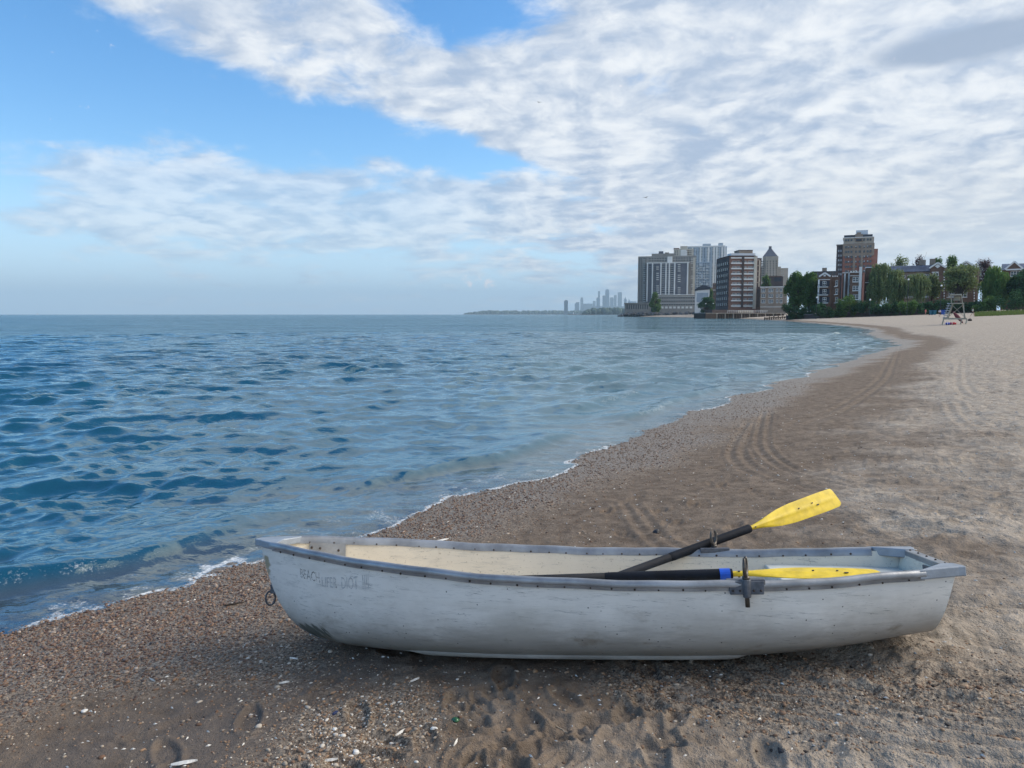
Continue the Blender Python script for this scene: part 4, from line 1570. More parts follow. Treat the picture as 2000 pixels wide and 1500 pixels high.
class House:
    """a building measured from the photograph and set at its own distance"""
    def __init__(self, name, label, D, px, cat='building', group=None, turn=True):
        self.D = D
        th_ = math.atan2(px - 1000, F) if turn else 0.0
        self.k = math.cos(th_)
        x = (px - 1000) / F * D * 1.0
        self.gz = max(ground(x, D), 0.5)
        self.o = Vector((on_y(px, 614, D)[0], D, self.gz))
        self.root = empty(name, self.o, label, cat, group, (0, 0, -th_))

    def rect(self, px0, py0, px1, py1, front=0.0):
        y = self.D - front
        a = on_y(px0, py0, y)
        b = on_y(px1, py1 if py1 is not None else 614, y)
        z0 = self.gz - 0.3 if py1 is None else b[2]
        return (a[0] - self.o.x) * self.k, (b[0] - self.o.x) * self.k, z0 - self.o.z, a[2] - self.o.z

    def box(self, part, px0, py0, px1, py1, m, front=0.0, depth=10.0, parent=None, bag=None):
        x0, x1, z0, z1 = self.rect(px0, py0, px1, py1, front)
        mb = bag or MB()
        mb.box((x0, -front, z0), (x1, -front + depth, z1))
        if bag is None:
            return mb.build(part, m, parent or self.root)

    def window(self, px0, py0, px1, py1, front=0.0, lights=2, frame=M_white, glass=M_glass, sill=True):
        """a framed window: frame part with its panes and sill as sub-parts"""
        x0, x1, z0, z1 = self.rect(px0, py0, px1, py1, front)
        fw = min(0.12, (x1 - x0) * 0.10)
        y0, y1 = -front - 0.10, -front + 0.05
        fm = MB()
        fm.box((x0, y0, z0), (x0 + fw, y1, z1)).box((x1 - fw, y0, z0), (x1, y1, z1))
        fm.box((x0 + fw, y0, z1 - fw), (x1 - fw, y1, z1)).box((x0 + fw, y0, z0), (x1 - fw, y1, z0 + fw))
        for k in range(1, lights):
            xm = x0 + (x1 - x0) * k / lights
            fm.box((xm - fw / 2, y0, z0 + fw), (xm + fw / 2, y1, z1 - fw))
        zm = (z0 + z1) / 2
        fm.box((x0 + fw, y0 + .03, zm - 0.04), (x1 - fw, y1, zm + 0.04))
        wn = fm.build('window', frame, self.root)
        for k in range(lights):
            a = x0 + (x1 - x0) * k / lights + fw * 0.4
            b = x0 + (x1 - x0) * (k + 1) / lights - fw * 0.4
            MB().box((a, -front - 0.03, z0 + fw * .5), (b, -front - 0.012, z1 - fw * .5)).build('pane', glass, wn)
        if sill:
            MB().box((x0 - .1, -front - .2, z0 - .14), (x1 + .1, -front + .04, z0 - 0.002)).build('sill', frame, wn)
        return wn

    def grid(self, part, xs, ys, wpx, hpx, m, front=0.0, depth=0.12, rnd=None, p=1.0):
        mb = MB()
        for x in xs:
            for y in ys:
                if rnd and rnd.random() > p:
                    continue
                self.box('', x, y, x + wpx, y + hpx, m, front, depth, bag=mb)
        return tag(mb.build(part, m, self.root), kind='stuff')


rq_ = random.Random(21)
# blue grey slab tower far behind, tallest of the left group
h = House('slab_tower', 'tallest pale blue apartment tower, farthest of the lakeside towers', 1080, 1378)
h.box('wall', 1340, 482, 1416, None, M_bluecon, 0, 28)
h.box('wall_wing', 1354, 512, 1390, None, M_bluecon, 6, 5.99)
h.box('roof_house', 1371, 476, 1387, 482, M_bluecon, -4, 14)
h.box('roof_house', 1402, 475, 1411, 482, M_bluecon, -3, 12)
h.box('cornice', 1339.5, 480, 1416.5, 482.4, M_white, 0.6, 26)
for x in np.linspace(1341, 1415, 15):
    h.box('pier', x - .55, 483, x + .55, 590, M_white if int(x) % 2 else M_bluecon, 0.9, 0.9)
h.grid('window_bands', np.linspace(1342, 1410, 14), np.arange(484, 575, 3.05), 3.6, 1.7, M_glass, 0.25, 0.3, rq_, 0.95)
h.grid('balconies', [1347, 1358, 1369, 1380, 1391, 1402], np.arange(486, 575, 3.05), 3.2, 1.0, M_white, 1.6, 1.2, rq_, 0.8)
h.grid('wing_windows', np.arange(1355, 1389, 3.4), np.arange(514, 580, 3.05), 2.2, 1.6, M_glass, 6.2, 0.3, rq_, 0.8)
h.grid('wing_balconies', np.arange(1355.5, 1388, 6.6), np.arange(515.6, 580, 3.05), 4.4, 0.9, M_white, 7.2, 1.2, rq_, 0.75)
# cream stepped block in front of it
h = House('cream_block', 'cream stepped apartment block between the grey slab and the blue tower', 820, 1334)
h.box('wall', 1316, 486, 1352, None, M_cream, 0, 24)
h.box('upper_block', 1328, 480.5, 1341.5, 486, M_cream, -2, 14)
h.box('parapet', 1315.6, 484.2, 1327, 486.2, M_brick, 0.3, 20)
h.box('white_bay', 1330, 488, 1340, None, M_white, 1.0, 0.99)
h.grid('windows', [1318, 1322, 1341.5, 1345, 1348.5], np.arange(489, 520, 3.6), 1.9, 1.9, M_glass, 0.2, 0.3)
h.grid('balcony_backs', [1340.8], np.arange(489, 512, 3.6), 5.4, 1.0, M_brick, 1.0, 0.9)
# wide grey slab with a dark front block
h = House('grey_slab_block', 'wide grey apartment slab with dark front block and white piers', 700, 1300)
h.box('wall', 1246, 500, 1356, None, M_conc, 0, 26)
h.box('roof_house', 1271, 495, 1316, 500, M_conc, -4, 14)
h.box('roof_tank', 1284, 490.5, 1293, 495, M_slate, -6, 8)
h.box('roof_mast_base', 1296, 493, 1304, 495, M_conc, -6, 6)
h.box('front_block', 1266, 514, 1345, None, M_slate, 5, 4.99)
h.box('front_parapet', 1265, 512.4, 1348.5, 514, M_white, 5.6, 5.5)
h.box('stair_tower', 1304.5, 501, 1314, 513, M_white, 2, 1.99)
for x in (1266.4, 1276.5, 1293, 1303, 1309.5, 1320, 1345):
    h.box('pier', x - .5, 514, x + .5, 589, M_white, 5.9, 0.9)
h.grid('front_windows', [1268.5, 1271.5, 1278, 1281, 1295, 1298, 1304.5, 1311.5, 1314.5], np.arange(517, 590, 4.1), 2.3, 2.0, M_glass, 5.2, 0.3)
h.grid('floor_lines', [1294], np.arange(515.5, 590, 4.1), 26, 0.45, M_white, 5.4, 0.4)
h.grid('balconies', [1284.5, 1326.5], np.arange(516.5, 590, 4.1), 5.2, 1.3, M_white, 6.6, 1.6, rq_, 0.9)
h.grid('side_windows', [1248, 1251.5, 1257, 1260.5], np.arange(504, 590, 4.1), 1.9, 1.9, M_glass, 0.2, 0.3)
h.grid('side_balconies', [1256.5, 1350], np.arange(506.5, 590, 4.1), 3.6, 0.9, M_white, 1.0, 1.0, rq_, 0.75)
h.grid('upper_windows', np.arange(1268, 1350, 5.2), [503.5, 508], 2.6, 1.8, M_glass, 0.2, 0.3)
h.box('sunlit_edge', 1353.5, 504, 1356, 590, M_cream, 0.4, 1.0)  # cream strip paints the sunlight on the slab's right edge
# low grey block on the point
h = House('lakeside_block', 'long low grey four storey block at the foot of the slab', 672, 1320)
h.box('wall', 1285, 576, 1356, None, M_conc, 0, 14)
h.box('cornice', 1284.6, 575, 1356.4, 576.4, M_white, 0.5, 14)
h.grid('windows', np.arange(1288, 1354, 4.7), [580, 586.5, 593], 2.6, 2.8, M_glass, 0.15, 0.3)
h.grid('window_heads', np.arange(1287.6, 1354, 4.7), [579.2, 585.7, 592.2], 3.4, 0.7, M_white, 0.25, 0.3)
h.grid('ground_doors', np.arange(1291, 1352, 8), [598.5], 5, 4, M_white, 0.2, 0.3)
h = House('pavilion', 'low flat roofed pavilion with tall dark windows on the stone point', 676, 1246)
h.box('wall', 1220, 593, 1271, None, M_conc, 0, 12)
h.box('roof', 1219, 591.5, 1272, 593.4, M_conc, 1.2, 14)
h.grid('windows', np.arange(1224, 1268, 4.4), [595], 1.7, 8.5, M_glass, 0.15, 0.3)
# white hall
h = House('white_hall', 'white gabled hall with dark roof beside the long grey block', 600, 1376)
x0, x1, z0, z1 = h.rect(1358, 566, 1385, None)
mb = MB()
mb.prism([(x0, z0), (x1, z0), (x1, z1), ((x0 + x1) / 2 + 3, z1 + 1.2), (x0, z1 - 1.0)], 0, 18)
mb.build('wall', M_white, h.root)
mb = MB()
mb.prism([(x0 - .6, z1 - .6), (x1 + .6, z1 + .35), (x1 + .6, z1 + 2.4), ((x0 + x1) / 2, z1 + 4.0), (x0 - .6, z1 + .4)], -0.4, 18.4)
mb.build('roof', M_roofd, h.root)
h.box('loading_door', 1361, 572, 1383, 590, M_bluecon, 0.2, 0.3)
h.box('side_wing', 1384, 562, 1394, None, M_tbrick, -1, 14)
h = House('narrow_brick_house', 'narrow brown brick house tucked left of the dark tower side', 560, 1397)
h.box('wall', 1392, 553, 1402, None, M_brick, 0, 16)
h.box('stone_band', 1391.8, 566, 1402.2, 567, M_white, 0.2, 0.4)
h.grid('windows', [1394, 1398], [556, 569, 577, 585], 2, 3, M_glass, 0.15, 0.3)
# ten storey brick block with white bands, the one nearest the water
h = House('banded_brick_block', 'ten storey brown brick block with white bands by the pier', 440, 1450, turn=False)
h.box('wall', 1425, 500, 1476, None, M_bandbrick, 0, 28)
h.box('side_wall', 1424.4, 502, 1424.95, None, M_dbrick, -0.3, 27)
h.box('return_wall', 1476.1, 504, 1484.3, None, M_dbrick, -2.5, 22)
h.box('penthouse', 1444, 489, 1470, 497, M_tbrick, -5, 10)
h.box('penthouse_cap', 1443.4, 488, 1470.6, 489.3, M_dbrick, -4.8, 10.4)
h.box('roof_deck', 1428, 494.5, 1475, 500, M_steel, -3, 8)
h.box('cornice', 1424, 499, 1476.6, 500.6, M_dbrick, 0.5, 26)
h.box('corner_pier', 1473.4, 500.7, 1476, 603, M_cream, 0.7, 0.8)
h.box('rain_pipe', 1450.2, 500.7, 1451, 600, M_dbrick, 0.8, 0.3)
for k in range(10):
    yb = 502.5 + k * 10.45
    h.box('white_band', 1428, yb - 0.2, 1449, yb + 2.4, M_white, 0.45, 0.5)
    h.box('white_band', 1452, yb - 0.2, 1473, yb + 2.4, M_white, 0.45, 0.5)
for k in range(9):
    yw = 509.5 + k * 10.45 + (1 if k == 8 else 0)
    for a, b in ((1430.5, 1436.5), (1438.5, 1445), (1453, 1458.5), (1461.5, 1471.5)):
        h.window(a, yw, b, yw + 5.6, 0.0, 2 if b - a < 8 else 3, sill=False)
for k in range(5):
    h.box('return_frame', 1477.0, 507 + k * 11, 1483.6, 508.3 + k * 11, M_cream, -2.2, 0.5)
h.box('return_post', 1477.0, 508.5, 1477.9, 560, M_cream, -2.2, 0.5)
h.box('return_post', 1482.8, 508.5, 1483.6, 560, M_cream, -2.2, 0.5)
h.box('stair_glazing', 1477.5, 565, 1483.4, 600, M_glass, -2.2, 0.4)
mb = MB()
for zz in np.arange(6, 34, 3.5):
    for yy in np.arange(2, 26, 4.0):
        x0 = h.rect(1424.4, 500, 1425, None)[0]
        mb.box((x0 - .25, yy, zz), (x0 - .05, yy + 1.6, zz + 1.7))
tag(mb.build('side_windows', M_glass, h.root), kind='stuff')
# art deco tower with hipped top
h = House('hipped_tower', 'grey stone tower with steep hipped roof and lantern', 650, 1505)
h.box('wall', 1487, 521, 1522, None, M_lime, 0, 16)
h.box('centre_bay', 1496, 500.5, 1520, 520.8, M_lime, 0.5, 12)
h.box('front_bay', 1497, 506, 1514, None, M_lime, 1.3, 1.29)
x0, x1, zA, zB = h.rect(1489.5, 501, 1519, 521.2)
mb = MB().box((x0, 1, zA), (x1, 15, zB))
mb.build('upper_stage', M_lime, h.root)
xc, zt = (x0 + x1) / 2 - 0.4, h.rect(1503, 484.5, 1506, 501)[3]
mb = MB()
mb.add([(x0, 1, zB), (x1, 1, zB), (x1, 15, zB), (x0, 15, zB), (xc - 1.2, 6.5, zt), (xc + 1.2, 6.5, zt), (xc + 1.2, 9.5, zt), (xc - 1.2, 9.5, zt)],
       [(0, 1, 5, 4), (1, 2, 6, 5), (2, 3, 7, 6), (3, 0, 4, 7), (4, 5, 6, 7)])
rf = mb.build('roof', M_slate, h.root)
MB().box((xc - 1.2, 6.5, zt), (xc + 1.2, 9.5, zt + 2.2)).build('lantern', M_slate, rf)
h.grid('windows', [1488.6, 1491.6, 1499, 1505, 1511, 1516.5], np.arange(509, 545, 4.6), 1.5, 2.4, M_glass, 1.45, 0.4)
h.box('side_wing', 1521.5, 524, 1534.5, None, M_lime, -2, 12)
h.grid('wing_windows', [1524, 1527.5], [528, 533, 538], 1.6, 2.4, M_blind, -1.8, 0.3)
h = House('brown_box_hall', 'windowless brown brick hall with one dark opening under the stone tower', 560, 1510)
h.box('wall', 1492, 540, 1527, None, M_dbrick, 0, 18)
h.box('opening', 1513, 542.5, 1526, 549.5, M_roofd, 0.25, 0.3)
h.box('parapet', 1491.6, 539, 1527.4, 540.4, M_brick, 0.3, 18.4)
h = House('tan_walkup', 'three storey tan brick walk-up with white windows left of the big tree', 420, 1508)
h.box('wall', 1485.5, 561, 1534, None, M_tbrick, 0, 16)
h.box('parapet', 1485, 559.6, 1534.4, 561.4, M_white, 0.35, 16)
for a, b in ((1487, 1494.5), (1501, 1510), (1516, 1520), (1523, 1528)):
    for yw in (563.5, 574, 585):
        h.window(a, yw, b, yw + 6.6, 0.0, 3 if b - a > 8 else 2, glass=M_glass)
h.box('base_band', 1485.2, 599, 1534.2, 600, M_white, 0.25, 0.4)
# low roofs behind the courtyard block
h = House('long_attic_block', 'low dark block with a chimney showing above the big tree', 420, 1608)
h.box('wall', 1586, 531, 1634, None, M_dbrick, 0, 14)
h.box('roof', 1585.5, 529.6, 1634.5, 531.4, M_roofd, 0.4, 14)
h.box('chimney', 1603, 523, 1612, 529.6, M_tbrick, -2, 3)
h.grid('dormers', [1590, 1596, 1616, 1622, 1628], [533], 3, 3.5, M_glass, 0.2, 0.3)
# reddish tower
h = House('red_brick_tower', 'tall red and buff brick tower with dark parapet and white roof house', 480, 1668)
h.box('wall', 1646.5, 487, 1708.5, None, M_rbrick, 0, 22)
h.box('crown_wall', 1648, 463.5, 1706.5, 487.2, M_lime, 0.25, 21)
h.box('buff_wall', 1647, 475.5, 1707.6, 500, M_tbrick, 0.5, 0.6)
h.box('left_wing', 1628.5, 477.5, 1646, None, M_dbrick, -4, 20)
h.box('wing_cap', 1628, 476.2, 1646, 478, M_tbrick, -3.7, 20)
h.box('parapet', 1649, 458.5, 1704.5, 463.4, M_roofd, 0.3, 20)
h.box('cornice', 1647.4, 462.9, 1707.2, 464.3, M_white, 1.0, 20)
h.box('roof_house', 1665, 450, 1688, 458.4, M_steel, -5, 9)
h.box('crest', 1671.5, 457, 1686, 471.8, M_tbrick, 0.9, 0.9)
h.box('crest_top', 1674.5, 453.8, 1683, 457, M_tbrick, 0.9, 1.5)
h.box('crest_panel', 1673.5, 466.6, 1684.5, 471.2, M_roofd, 1.05, 0.3)
for x in (1668.5, 1683.5):
    h.box('pier', x, 475, x + 1.3, 545, M_tbrick, 0.75, 0.6)
h.grid('windows', [1651.5, 1656.5, 1662.5, 1671, 1678.5, 1687, 1694, 1699.5], [466.5, 480, 489.5, 499.5, 509, 518.5, 528], 3.4, 4.2, M_glass, 0.75, 0.4)
h.grid('window_blinds', [1657.2, 1671.6, 1694.4, 1688], [480.2, 499.6, 509.2, 528], 2.4, 2.0, M_blind, 0.85, 0.4)
h.grid('wing_windows', [1631, 1635.5], np.arange(487, 535, 9.2), 3, 4, M_blind, -3.8, 0.3)
# courtyard block in brown brick with stone trim, nearest
h = House('courtyard_block', 'three storey brown brick courtyard block with stone battlements and porches', 236, 1645)
h.box('gable_wing', 1599.5, 540, 1621.5, None, M_brick, 0, 12)
x0, x1, z0, z1 = h.rect(1600, 533, 1621.2, 540)
MB().prism([(x0, z0 + .002), (x1, z0 + .002), ((x0 + x1) / 2, z1)], 0.02, 8).build('gable', M_brick, h.root)
gb = MB()
gb.bar((x0 - .1, -.15, z0 + .1), ((x0 + x1) / 2, -.15, z1 + .15), .5, .28, up=(0, 1, 0))
gb.bar(((x0 + x1) / 2, -.152, z1 + .15), (x1 + .1, -.15, z0 + .1), .5, .28, up=(0, 1, 0))
gb.build('gable_coping', M_white, h.root)
h.box('gable_ornament', 1608.6, 535.5, 1612.8, 539, M_white, 0.15, 0.2)
h.box('stone_band', 1599, 544.8, 1622, 546, M_white, 0.25, 0.3)
h.box('left_quoin', 1597.8, 545, 1599.4, 590, M_white, 0.25, 1.0)
for k in range(3):
    yb = 548 + k * 15.8
    h.box('porch_recess', 1601, yb, 1620, yb + 11.0, M_roofd, 0.12, 0.2)
    h.window(1607, yb + 0.5, 1614, yb + 9.5, 0.2, 2, sill=False)
    h.box('porch_slab', 1600, yb + 11.1, 1621.4, yb + 12.6, M_white, 1.6, 1.58)
    rb_ = MB()
    for x in np.arange(1600.5, 1621, 1.2):
        h.box('', x, yb + 7.2, x + .25, yb + 11.0, M_roofd, 1.5, 0.06, bag=rb_)
    h.box('', 1600.3, yb + 6.8, 1621, yb + 7.25, M_roofd, 1.55, 0.12, bag=rb_)
    tag(rb_.build('porch_railing', M_roofd, h.root), kind='stuff')
h.box('battlement_wing', 1621.6, 540.5, 1635, None, M_brick, -1.2, 12)
for k in range(3):
    h.box('merlon', 1622.5 + k * 4.3, 538, 1625 + k * 4.3, 540.4, M_white, -1.0, 0.8)
for k in range(3):
    h.window(1628.5, 547 + k * 16.5, 1633, 558 + k * 16.5, -1.2, 1)
    h.box('porch_slab', 1627.5, 559 + k * 16.0, 1634, 560.2 + k * 16.0, M_white, -0.4, 0.75)
h.box('middle_wing', 1635.2, 533.5, 1662, None, M_brick, -4, 14)
h.box('coping', 1635, 532.4, 1650, 533.6, M_white, -3.7, 6)
for x in (1638.6, 1646.4):
    h.box('rain_pipe', x, 534, x + .7, 590, M_white, -3.8, 0.2)
for k in range(3):
    yb = 546 + k * 16.6
    h.box('porch_recess', 1650, yb, 1658.6, yb + 9, M_roofd, -3.85, 0.2)
    h.box('porch_slab', 1649.4, yb + 9.2, 1659, yb + 10.4, M_white, -2.8, 1.2)
h.box('right_bay', 1662.2, 531.8, 1682, None, M_brick, 0.4, 14)
for k in range(4):
    h.box('merlon', 1662.4 + k * 5.4, 529.4, 1665.4 + k * 5.4, 531.7, M_white, 0.6, 0.8)
h.box('coping', 1661.8, 531.8, 1682.4, 533.0, M_white, 0.62, 0.4)
h.box('right_quoin', 1680.6, 521.8, 1682.4, 600, M_white, 0.75, 1.0)
h.box('stone_band', 1661.8, 538.4, 1682.2, 539.4, M_white, 0.7, 0.4)
for k in range(3):
    h.window(1666.5, 541.5 + k * 17.2, 1677.6, 551 + k * 17.2, 0.4, 2)
h.box('right_wing', 1682.5, 524, 1696, None, M_brick, -3, 12)
h.box('roof_slab', 1683, 522.5, 1697, 524.4, M_steel, -2.6, 8)
for k in range(3):
    h.box('porch_slab', 1684, 552 + k * 18, 1695, 553.4 + k * 18, M_white, -2.0, 1.0)
h.box('base_band', 1634.6, 585.5, 1682.6, 586.4, M_white, 0.5, 0.3)
# long apartment house with a blue slate roof
h = House('slate_roof_apartments', 'long brick apartment house with blue slate roof and stone gables', 245, 1820)
h.box('wall', 1735, 530, 1906, None, M_tbrick, 0, 14)
x0, x1, z0, z1 = h.rect(1735, 516, 1826, 529.8)
mb = MB()
mb.add([(x0 - .4, -.8, z0), (x1, -.8, z0), (x1, 5, z1), (x0 - .4, 5, z1), (x0 - .4, 12, z0), (x1, 12, z0)], [(0, 1, 2, 3), (3, 2, 5, 4), (0, 3, 4), (1, 5, 2), (0, 4, 5, 1)])
rf = mb.build('roof', M_roofb, h.root)
tl = MB()
for k in range(9):
    for q in range(30):
        u0 = q / 30 + (0.5 / 30 if k % 2 else 0)
        f0, f1 = k / 9, (k + 1.15) / 9
        xa, xb = x0 + (x1 - x0) * u0 + .03, x0 + (x1 - x0) * min(1, u0 + 1 / 30) - .03
        tl.add([(xa, -.86 + 5.8 * f0, z0 + (z1 - z0) * f0 + .07), (xb, -.86 + 5.8 * f0, z0 + (z1 - z0) * f0 + .07 + .03 * ((q * 7 + k * 3) % 3)),
                (xb, -.8 + 5.8 * f1, z0 + (z1 - z0) * f1 + .02), (xa, -.8 + 5.8 * f1, z0 + (z1 - z0) * f1 + .02)], [(0, 1, 2, 3)])
tag(tl.build('slates', M_roofb, rf), kind='stuff')
h.box('chimney', 1775, 507, 1788, 517, M_tbrick, -6, 3)
h.box('chimney', 1796, 505.5, 1807, 517, M_tbrick, -6, 3)
for (a, b, top, base) in ((1820, 1849, 514.3, 523.5), (1872, 1906, 513.5, 524)):
    h.box('gable_bay', a, base, b, None, M_brick, 0.9, 0.89)
    x0, x1, z0, z1 = h.rect(a, top, b, base, 0.9)
    MB().prism([(x0, z0 + .002), (x1, z0 + .002), ((x0 + x1) / 2, z1)], -0.88, 8).build('gable', M_brick, h.root)
    gb = MB()
    gb.bar((x0 - .2, -1.05, z0), ((x0 + x1) / 2, -1.05, z1 + .2), .5, .3, up=(0, 1, 0))
    gb.bar(((x0 + x1) / 2, -1.052, z1 + .2), (x1 + .2, -1.05, z0), .5, .3, up=(0, 1, 0))
    gb.build('gable_coping', M_white, h.root)
    xm, zm = (x0 + x1) / 2, z0 + (z1 - z0) * .38
    MB().prism([(xm - .8, zm), (xm, zm - .7), (xm + .8, zm), (xm, zm + .7)], -1.08, -.9).build('gable_ornament', M_white, h.root)
    for yw in (533, 551.5, 570):
        h.window(a + 5, yw, (a + b) / 2 + 1.5, yw + 11, 0.9, 2)
        h.box('lintel', a + 4, yw - 2.2, (a + b) / 2 + 2.5, yw - .5, M_white, 1.15, 0.3)
    for yq in np.arange(530, 596, 5.2):
        h.box('quoin', b - 2.2, yq, b - .2, yq + 2.8, M_white, 1.1, 0.4)
h.box('stone_band', 1735, 580.5, 1819.8, 582, M_white, 0.25, 0.35)
h.box('stone_band', 1849.2, 580.5, 1871.8, 582, M_white, 0.25, 0.35)
for a in (1742, 1757, 1772, 1788, 1804, 1853):
    for yw in (536, 553, 569.5):
        h.window(a, yw, a + 10, yw + 9.5, 0.0, 2)
h.box('rear_stair', 1906.5, 535, 1917, None, M_dbrick, -5, 8)
for k in range(4):
    h.box('stair_landing', 1906.5, 545 + k * 13, 1917, 546.2 + k * 13, M_steel, -3.6, 1.2)
h = House('gabled_house', 'brick house with blue roof and stone gable at the right edge', 250, 1984)
h.box('wall', 1958, 527, 2040, None, M_brick, 0, 12)
x0, x1, z0, z1 = h.rect(1956, 513, 2040, 526.8)
mb = MB()
mb.add([(x0, -.8, z0), (x1, -.8, z0), (x1, 5, z1), (x0, 5, z1), (x0, 12, z0), (x1, 12, z0)], [(0, 1, 2, 3), (3, 2, 5, 4), (0, 3, 4), (1, 5, 2), (0, 4, 5, 1)])
mb.build('roof', M_roofb, h.root)
x0, x1, z0, z1 = h.rect(1969, 511.5, 2001, 527, 1.0)
MB().prism([(x0, z0), (x1, z0), ((x0 + x1) / 2, z1)], -1.0, 6).build('gable', M_brick, h.root)
gb = MB()
gb.bar((x0 - .2, -1.15, z0 + .3), ((x0 + x1) / 2, -1.15, z1 + .2), .5, .3, up=(0, 1, 0))
gb.bar(((x0 + x1) / 2, -1.152, z1 + .2), (x1 + .2, -1.15, z0 + .3), .5, .3, up=(0, 1, 0))
gb.build('gable_coping', M_white, h.root)
h.box('stone_band', 1969.5, 524.6, 2002, 527.5, M_white, 1.2, 0.3)
h.window(1974, 529, 1996, 540, 0.0, 4)

# ------------------------------------------------------------------ skyline far down the lake
M_far = masonry('far_tower_glass', (0.10, 0.12, 0.15), (0.16, 0.18, 0.21), 0.6)
M_far2 = masonry('far_tower_stone', (0.28, 0.27, 0.26), (0.36, 0.35, 0.33), 0.8)
DSK = 10200


def tower(label, px0, px1, py, D=DSK, m=M_far, top=None, taper=1.0):
    xa, xb = on_y(px0, 614, D)[0], on_y(px1, 614, D)[0]
    zt = on_y(px0, py, D)[2]
    xc, hw = (xa + xb) / 2, (xb - xa) / 2
    root = empty('skyline_tower', (xc, D, WL), label, 'tower', 'towers of the distant skyline')
    H = zt - WL
    mb = MB()
    dp = max(hw * 2, 25)
    k = taper
    mb.add([(-hw, 0, -2), (hw, 0, -2), (hw, dp, -2), (-hw, dp, -2), (-hw * k, dp * (1 - k) / 2, H), (hw * k, dp * (1 - k) / 2, H), (hw * k, dp * (1 + k) / 2, H), (-hw * k, dp * (1 + k) / 2, H)],
           [(0, 1, 5, 4), (1, 2, 6, 5), (2, 3, 7, 6), (3, 0, 4, 7), (4, 5, 6, 7)])
    mb.build('shaft', m, root)
    if top == 'cap':
        MB().box((-hw * k * .6, dp * .3, H), (hw * k * .6, dp * .7, H * 1.035)).build('roof_house', m, root)
    elif top == 'spire':
        mb = MB()
        mb.add([(-hw, 0, H), (hw, 0, H), (hw, dp, H), (-hw, dp, H), (0, dp / 2, H * 1.22)], [(0, 1, 4), (1, 2, 4), (2, 3, 4), (3, 0, 4)])
        mb.build('spire', m, root)
    elif top == 'step':
        MB().box((-hw * .1, dp * .2, H), (hw, dp * .8, H * 1.12)).build('upper_stage', m, root)
    elif top == 'arch':
        mb = MB()
        pr = [(hw * math.cos(a), H + hw * .8 * math.sin(a)) for a in np.linspace(0, math.pi, 9)]
        mb.prism(pr, 0, dp)
        mb.build('vaulted_top', m, root)


tower('lone blue tower left of the distant skyline', 1102, 1109, 588.8, 6200, M_far, 'arch')
tower('low pair of towers at the left end of the skyline', 1122.8, 1127, 592.5, top='step')
tower('stepped tower right behind the low pair in the skyline', 1127, 1131.2, 590)
tower('slender square tower standing alone between skyline clusters', 1133.7, 1138.8, 582, m=M_far2, top='cap')
tower('squat pale block filling the skyline left of the thin tower', 1140, 1157, 593, m=M_far2)
tower('short block with roof house left of the thin tower', 1158, 1163, 588.5, m=M_far2, top='cap')
tower('short tower leaning on the thinnest skyline tower', 1165, 1168.2, 581)
tower('thinnest tall tower of the distant skyline', 1168.2, 1171.4, 568.8)
tower('stocky tower left of the tapering black one', 1176.8, 1181.8, 578, top='cap')
tower('tallest dark tapering tower of the distant skyline', 1181.6, 1190.4, 566.5, m=M_far, top='cap', taper=0.74)
tower('broad low tower right of the tapering one', 1191.6, 1197.8, 581.5, m=M_far2, top='cap')
tower('plain mid height tower in the right skyline cluster', 1199, 1204, 576.4, m=M_far2)
tower('wide flat topped tall tower right in the skyline', 1207, 1214.2, 570.8, m=M_far2)
tower('tower with pointed spire near the grey slab', 1219, 1223.6, 586, m=M_far, top='spire')
tower('small pointed tower beside the grey slab', 1226.6, 1230.6, 589, m=M_far, top='spire')
tower('low wide block touching the grey slab in the skyline', 1231, 1243, 588.5, m=M_far2)
tower('long low roofs between the skyline towers', 1143, 1222, 598, 10600, M_far2)

M_farleaf = mat('far_foliage', (0.045, 0.075, 0.05), 0.9, 0, 0.4, 0.05)


def wood(name, label, px0, px1, D, py_top, n, seed):
    rr9 = random.Random(seed)
    mb = MB()
    for k in range(n):
        px = px0 + (px1 - px0) * rr9.random()
        y = D + rr9.uniform(0, 160)
        q = (px - px0) / (px1 - px0)
        p = on_y(px, 614, y)
        H = (614 - py_top) / F * D * rr9.uniform(0.55, 1.0) * min(1, 0.35 + 4 * q)
        rx = rr9.uniform(0.5, 1.1) * H * .7
        mb.ball((p[0], y, H * .55), (rx, rx, H * .55), 7, 5)
    o = mb.build(name, M_farleaf, smooth=True)
    tag(o, label, kind='stuff')


def far_land(name, label, px0, px1, D, top, m):
    a, b = on_y(px0, 614, D), on_y(px1, 614, D)
    mb = MB()
    mb.slab([(a[0], D + 40), (a[0] + 60, D), ((a[0] + b[0]) / 2, D - 15), (b[0], D - 10), (b[0] + 200, D + 400), (a[0] + 200, D + 400)], WL - 1, WL + top)
    o = mb.build(name, m)
    tag(o, label, kind='structure')


M_fsand = masonry('far_sand', (0.42, 0.38, 0.32), (0.50, 0.46, 0.40))
far_land('far_shore', 'low sandy far shore under the distant trees', 905, 1215, 7000, 3.2, M_fsand)
far_land('far_headland', 'nearer wooded headland before the skyline', 1136, 1240, 3400, 2.4, M_rock)
wood('distant_trees', 'thin line of trees on the far shore', 906, 1150, 7050, 606.0, 300, 1)
wood('headland_trees', 'wooded headland in front of the skyline', 1138, 1240, 3450, 600.5, 150, 2)
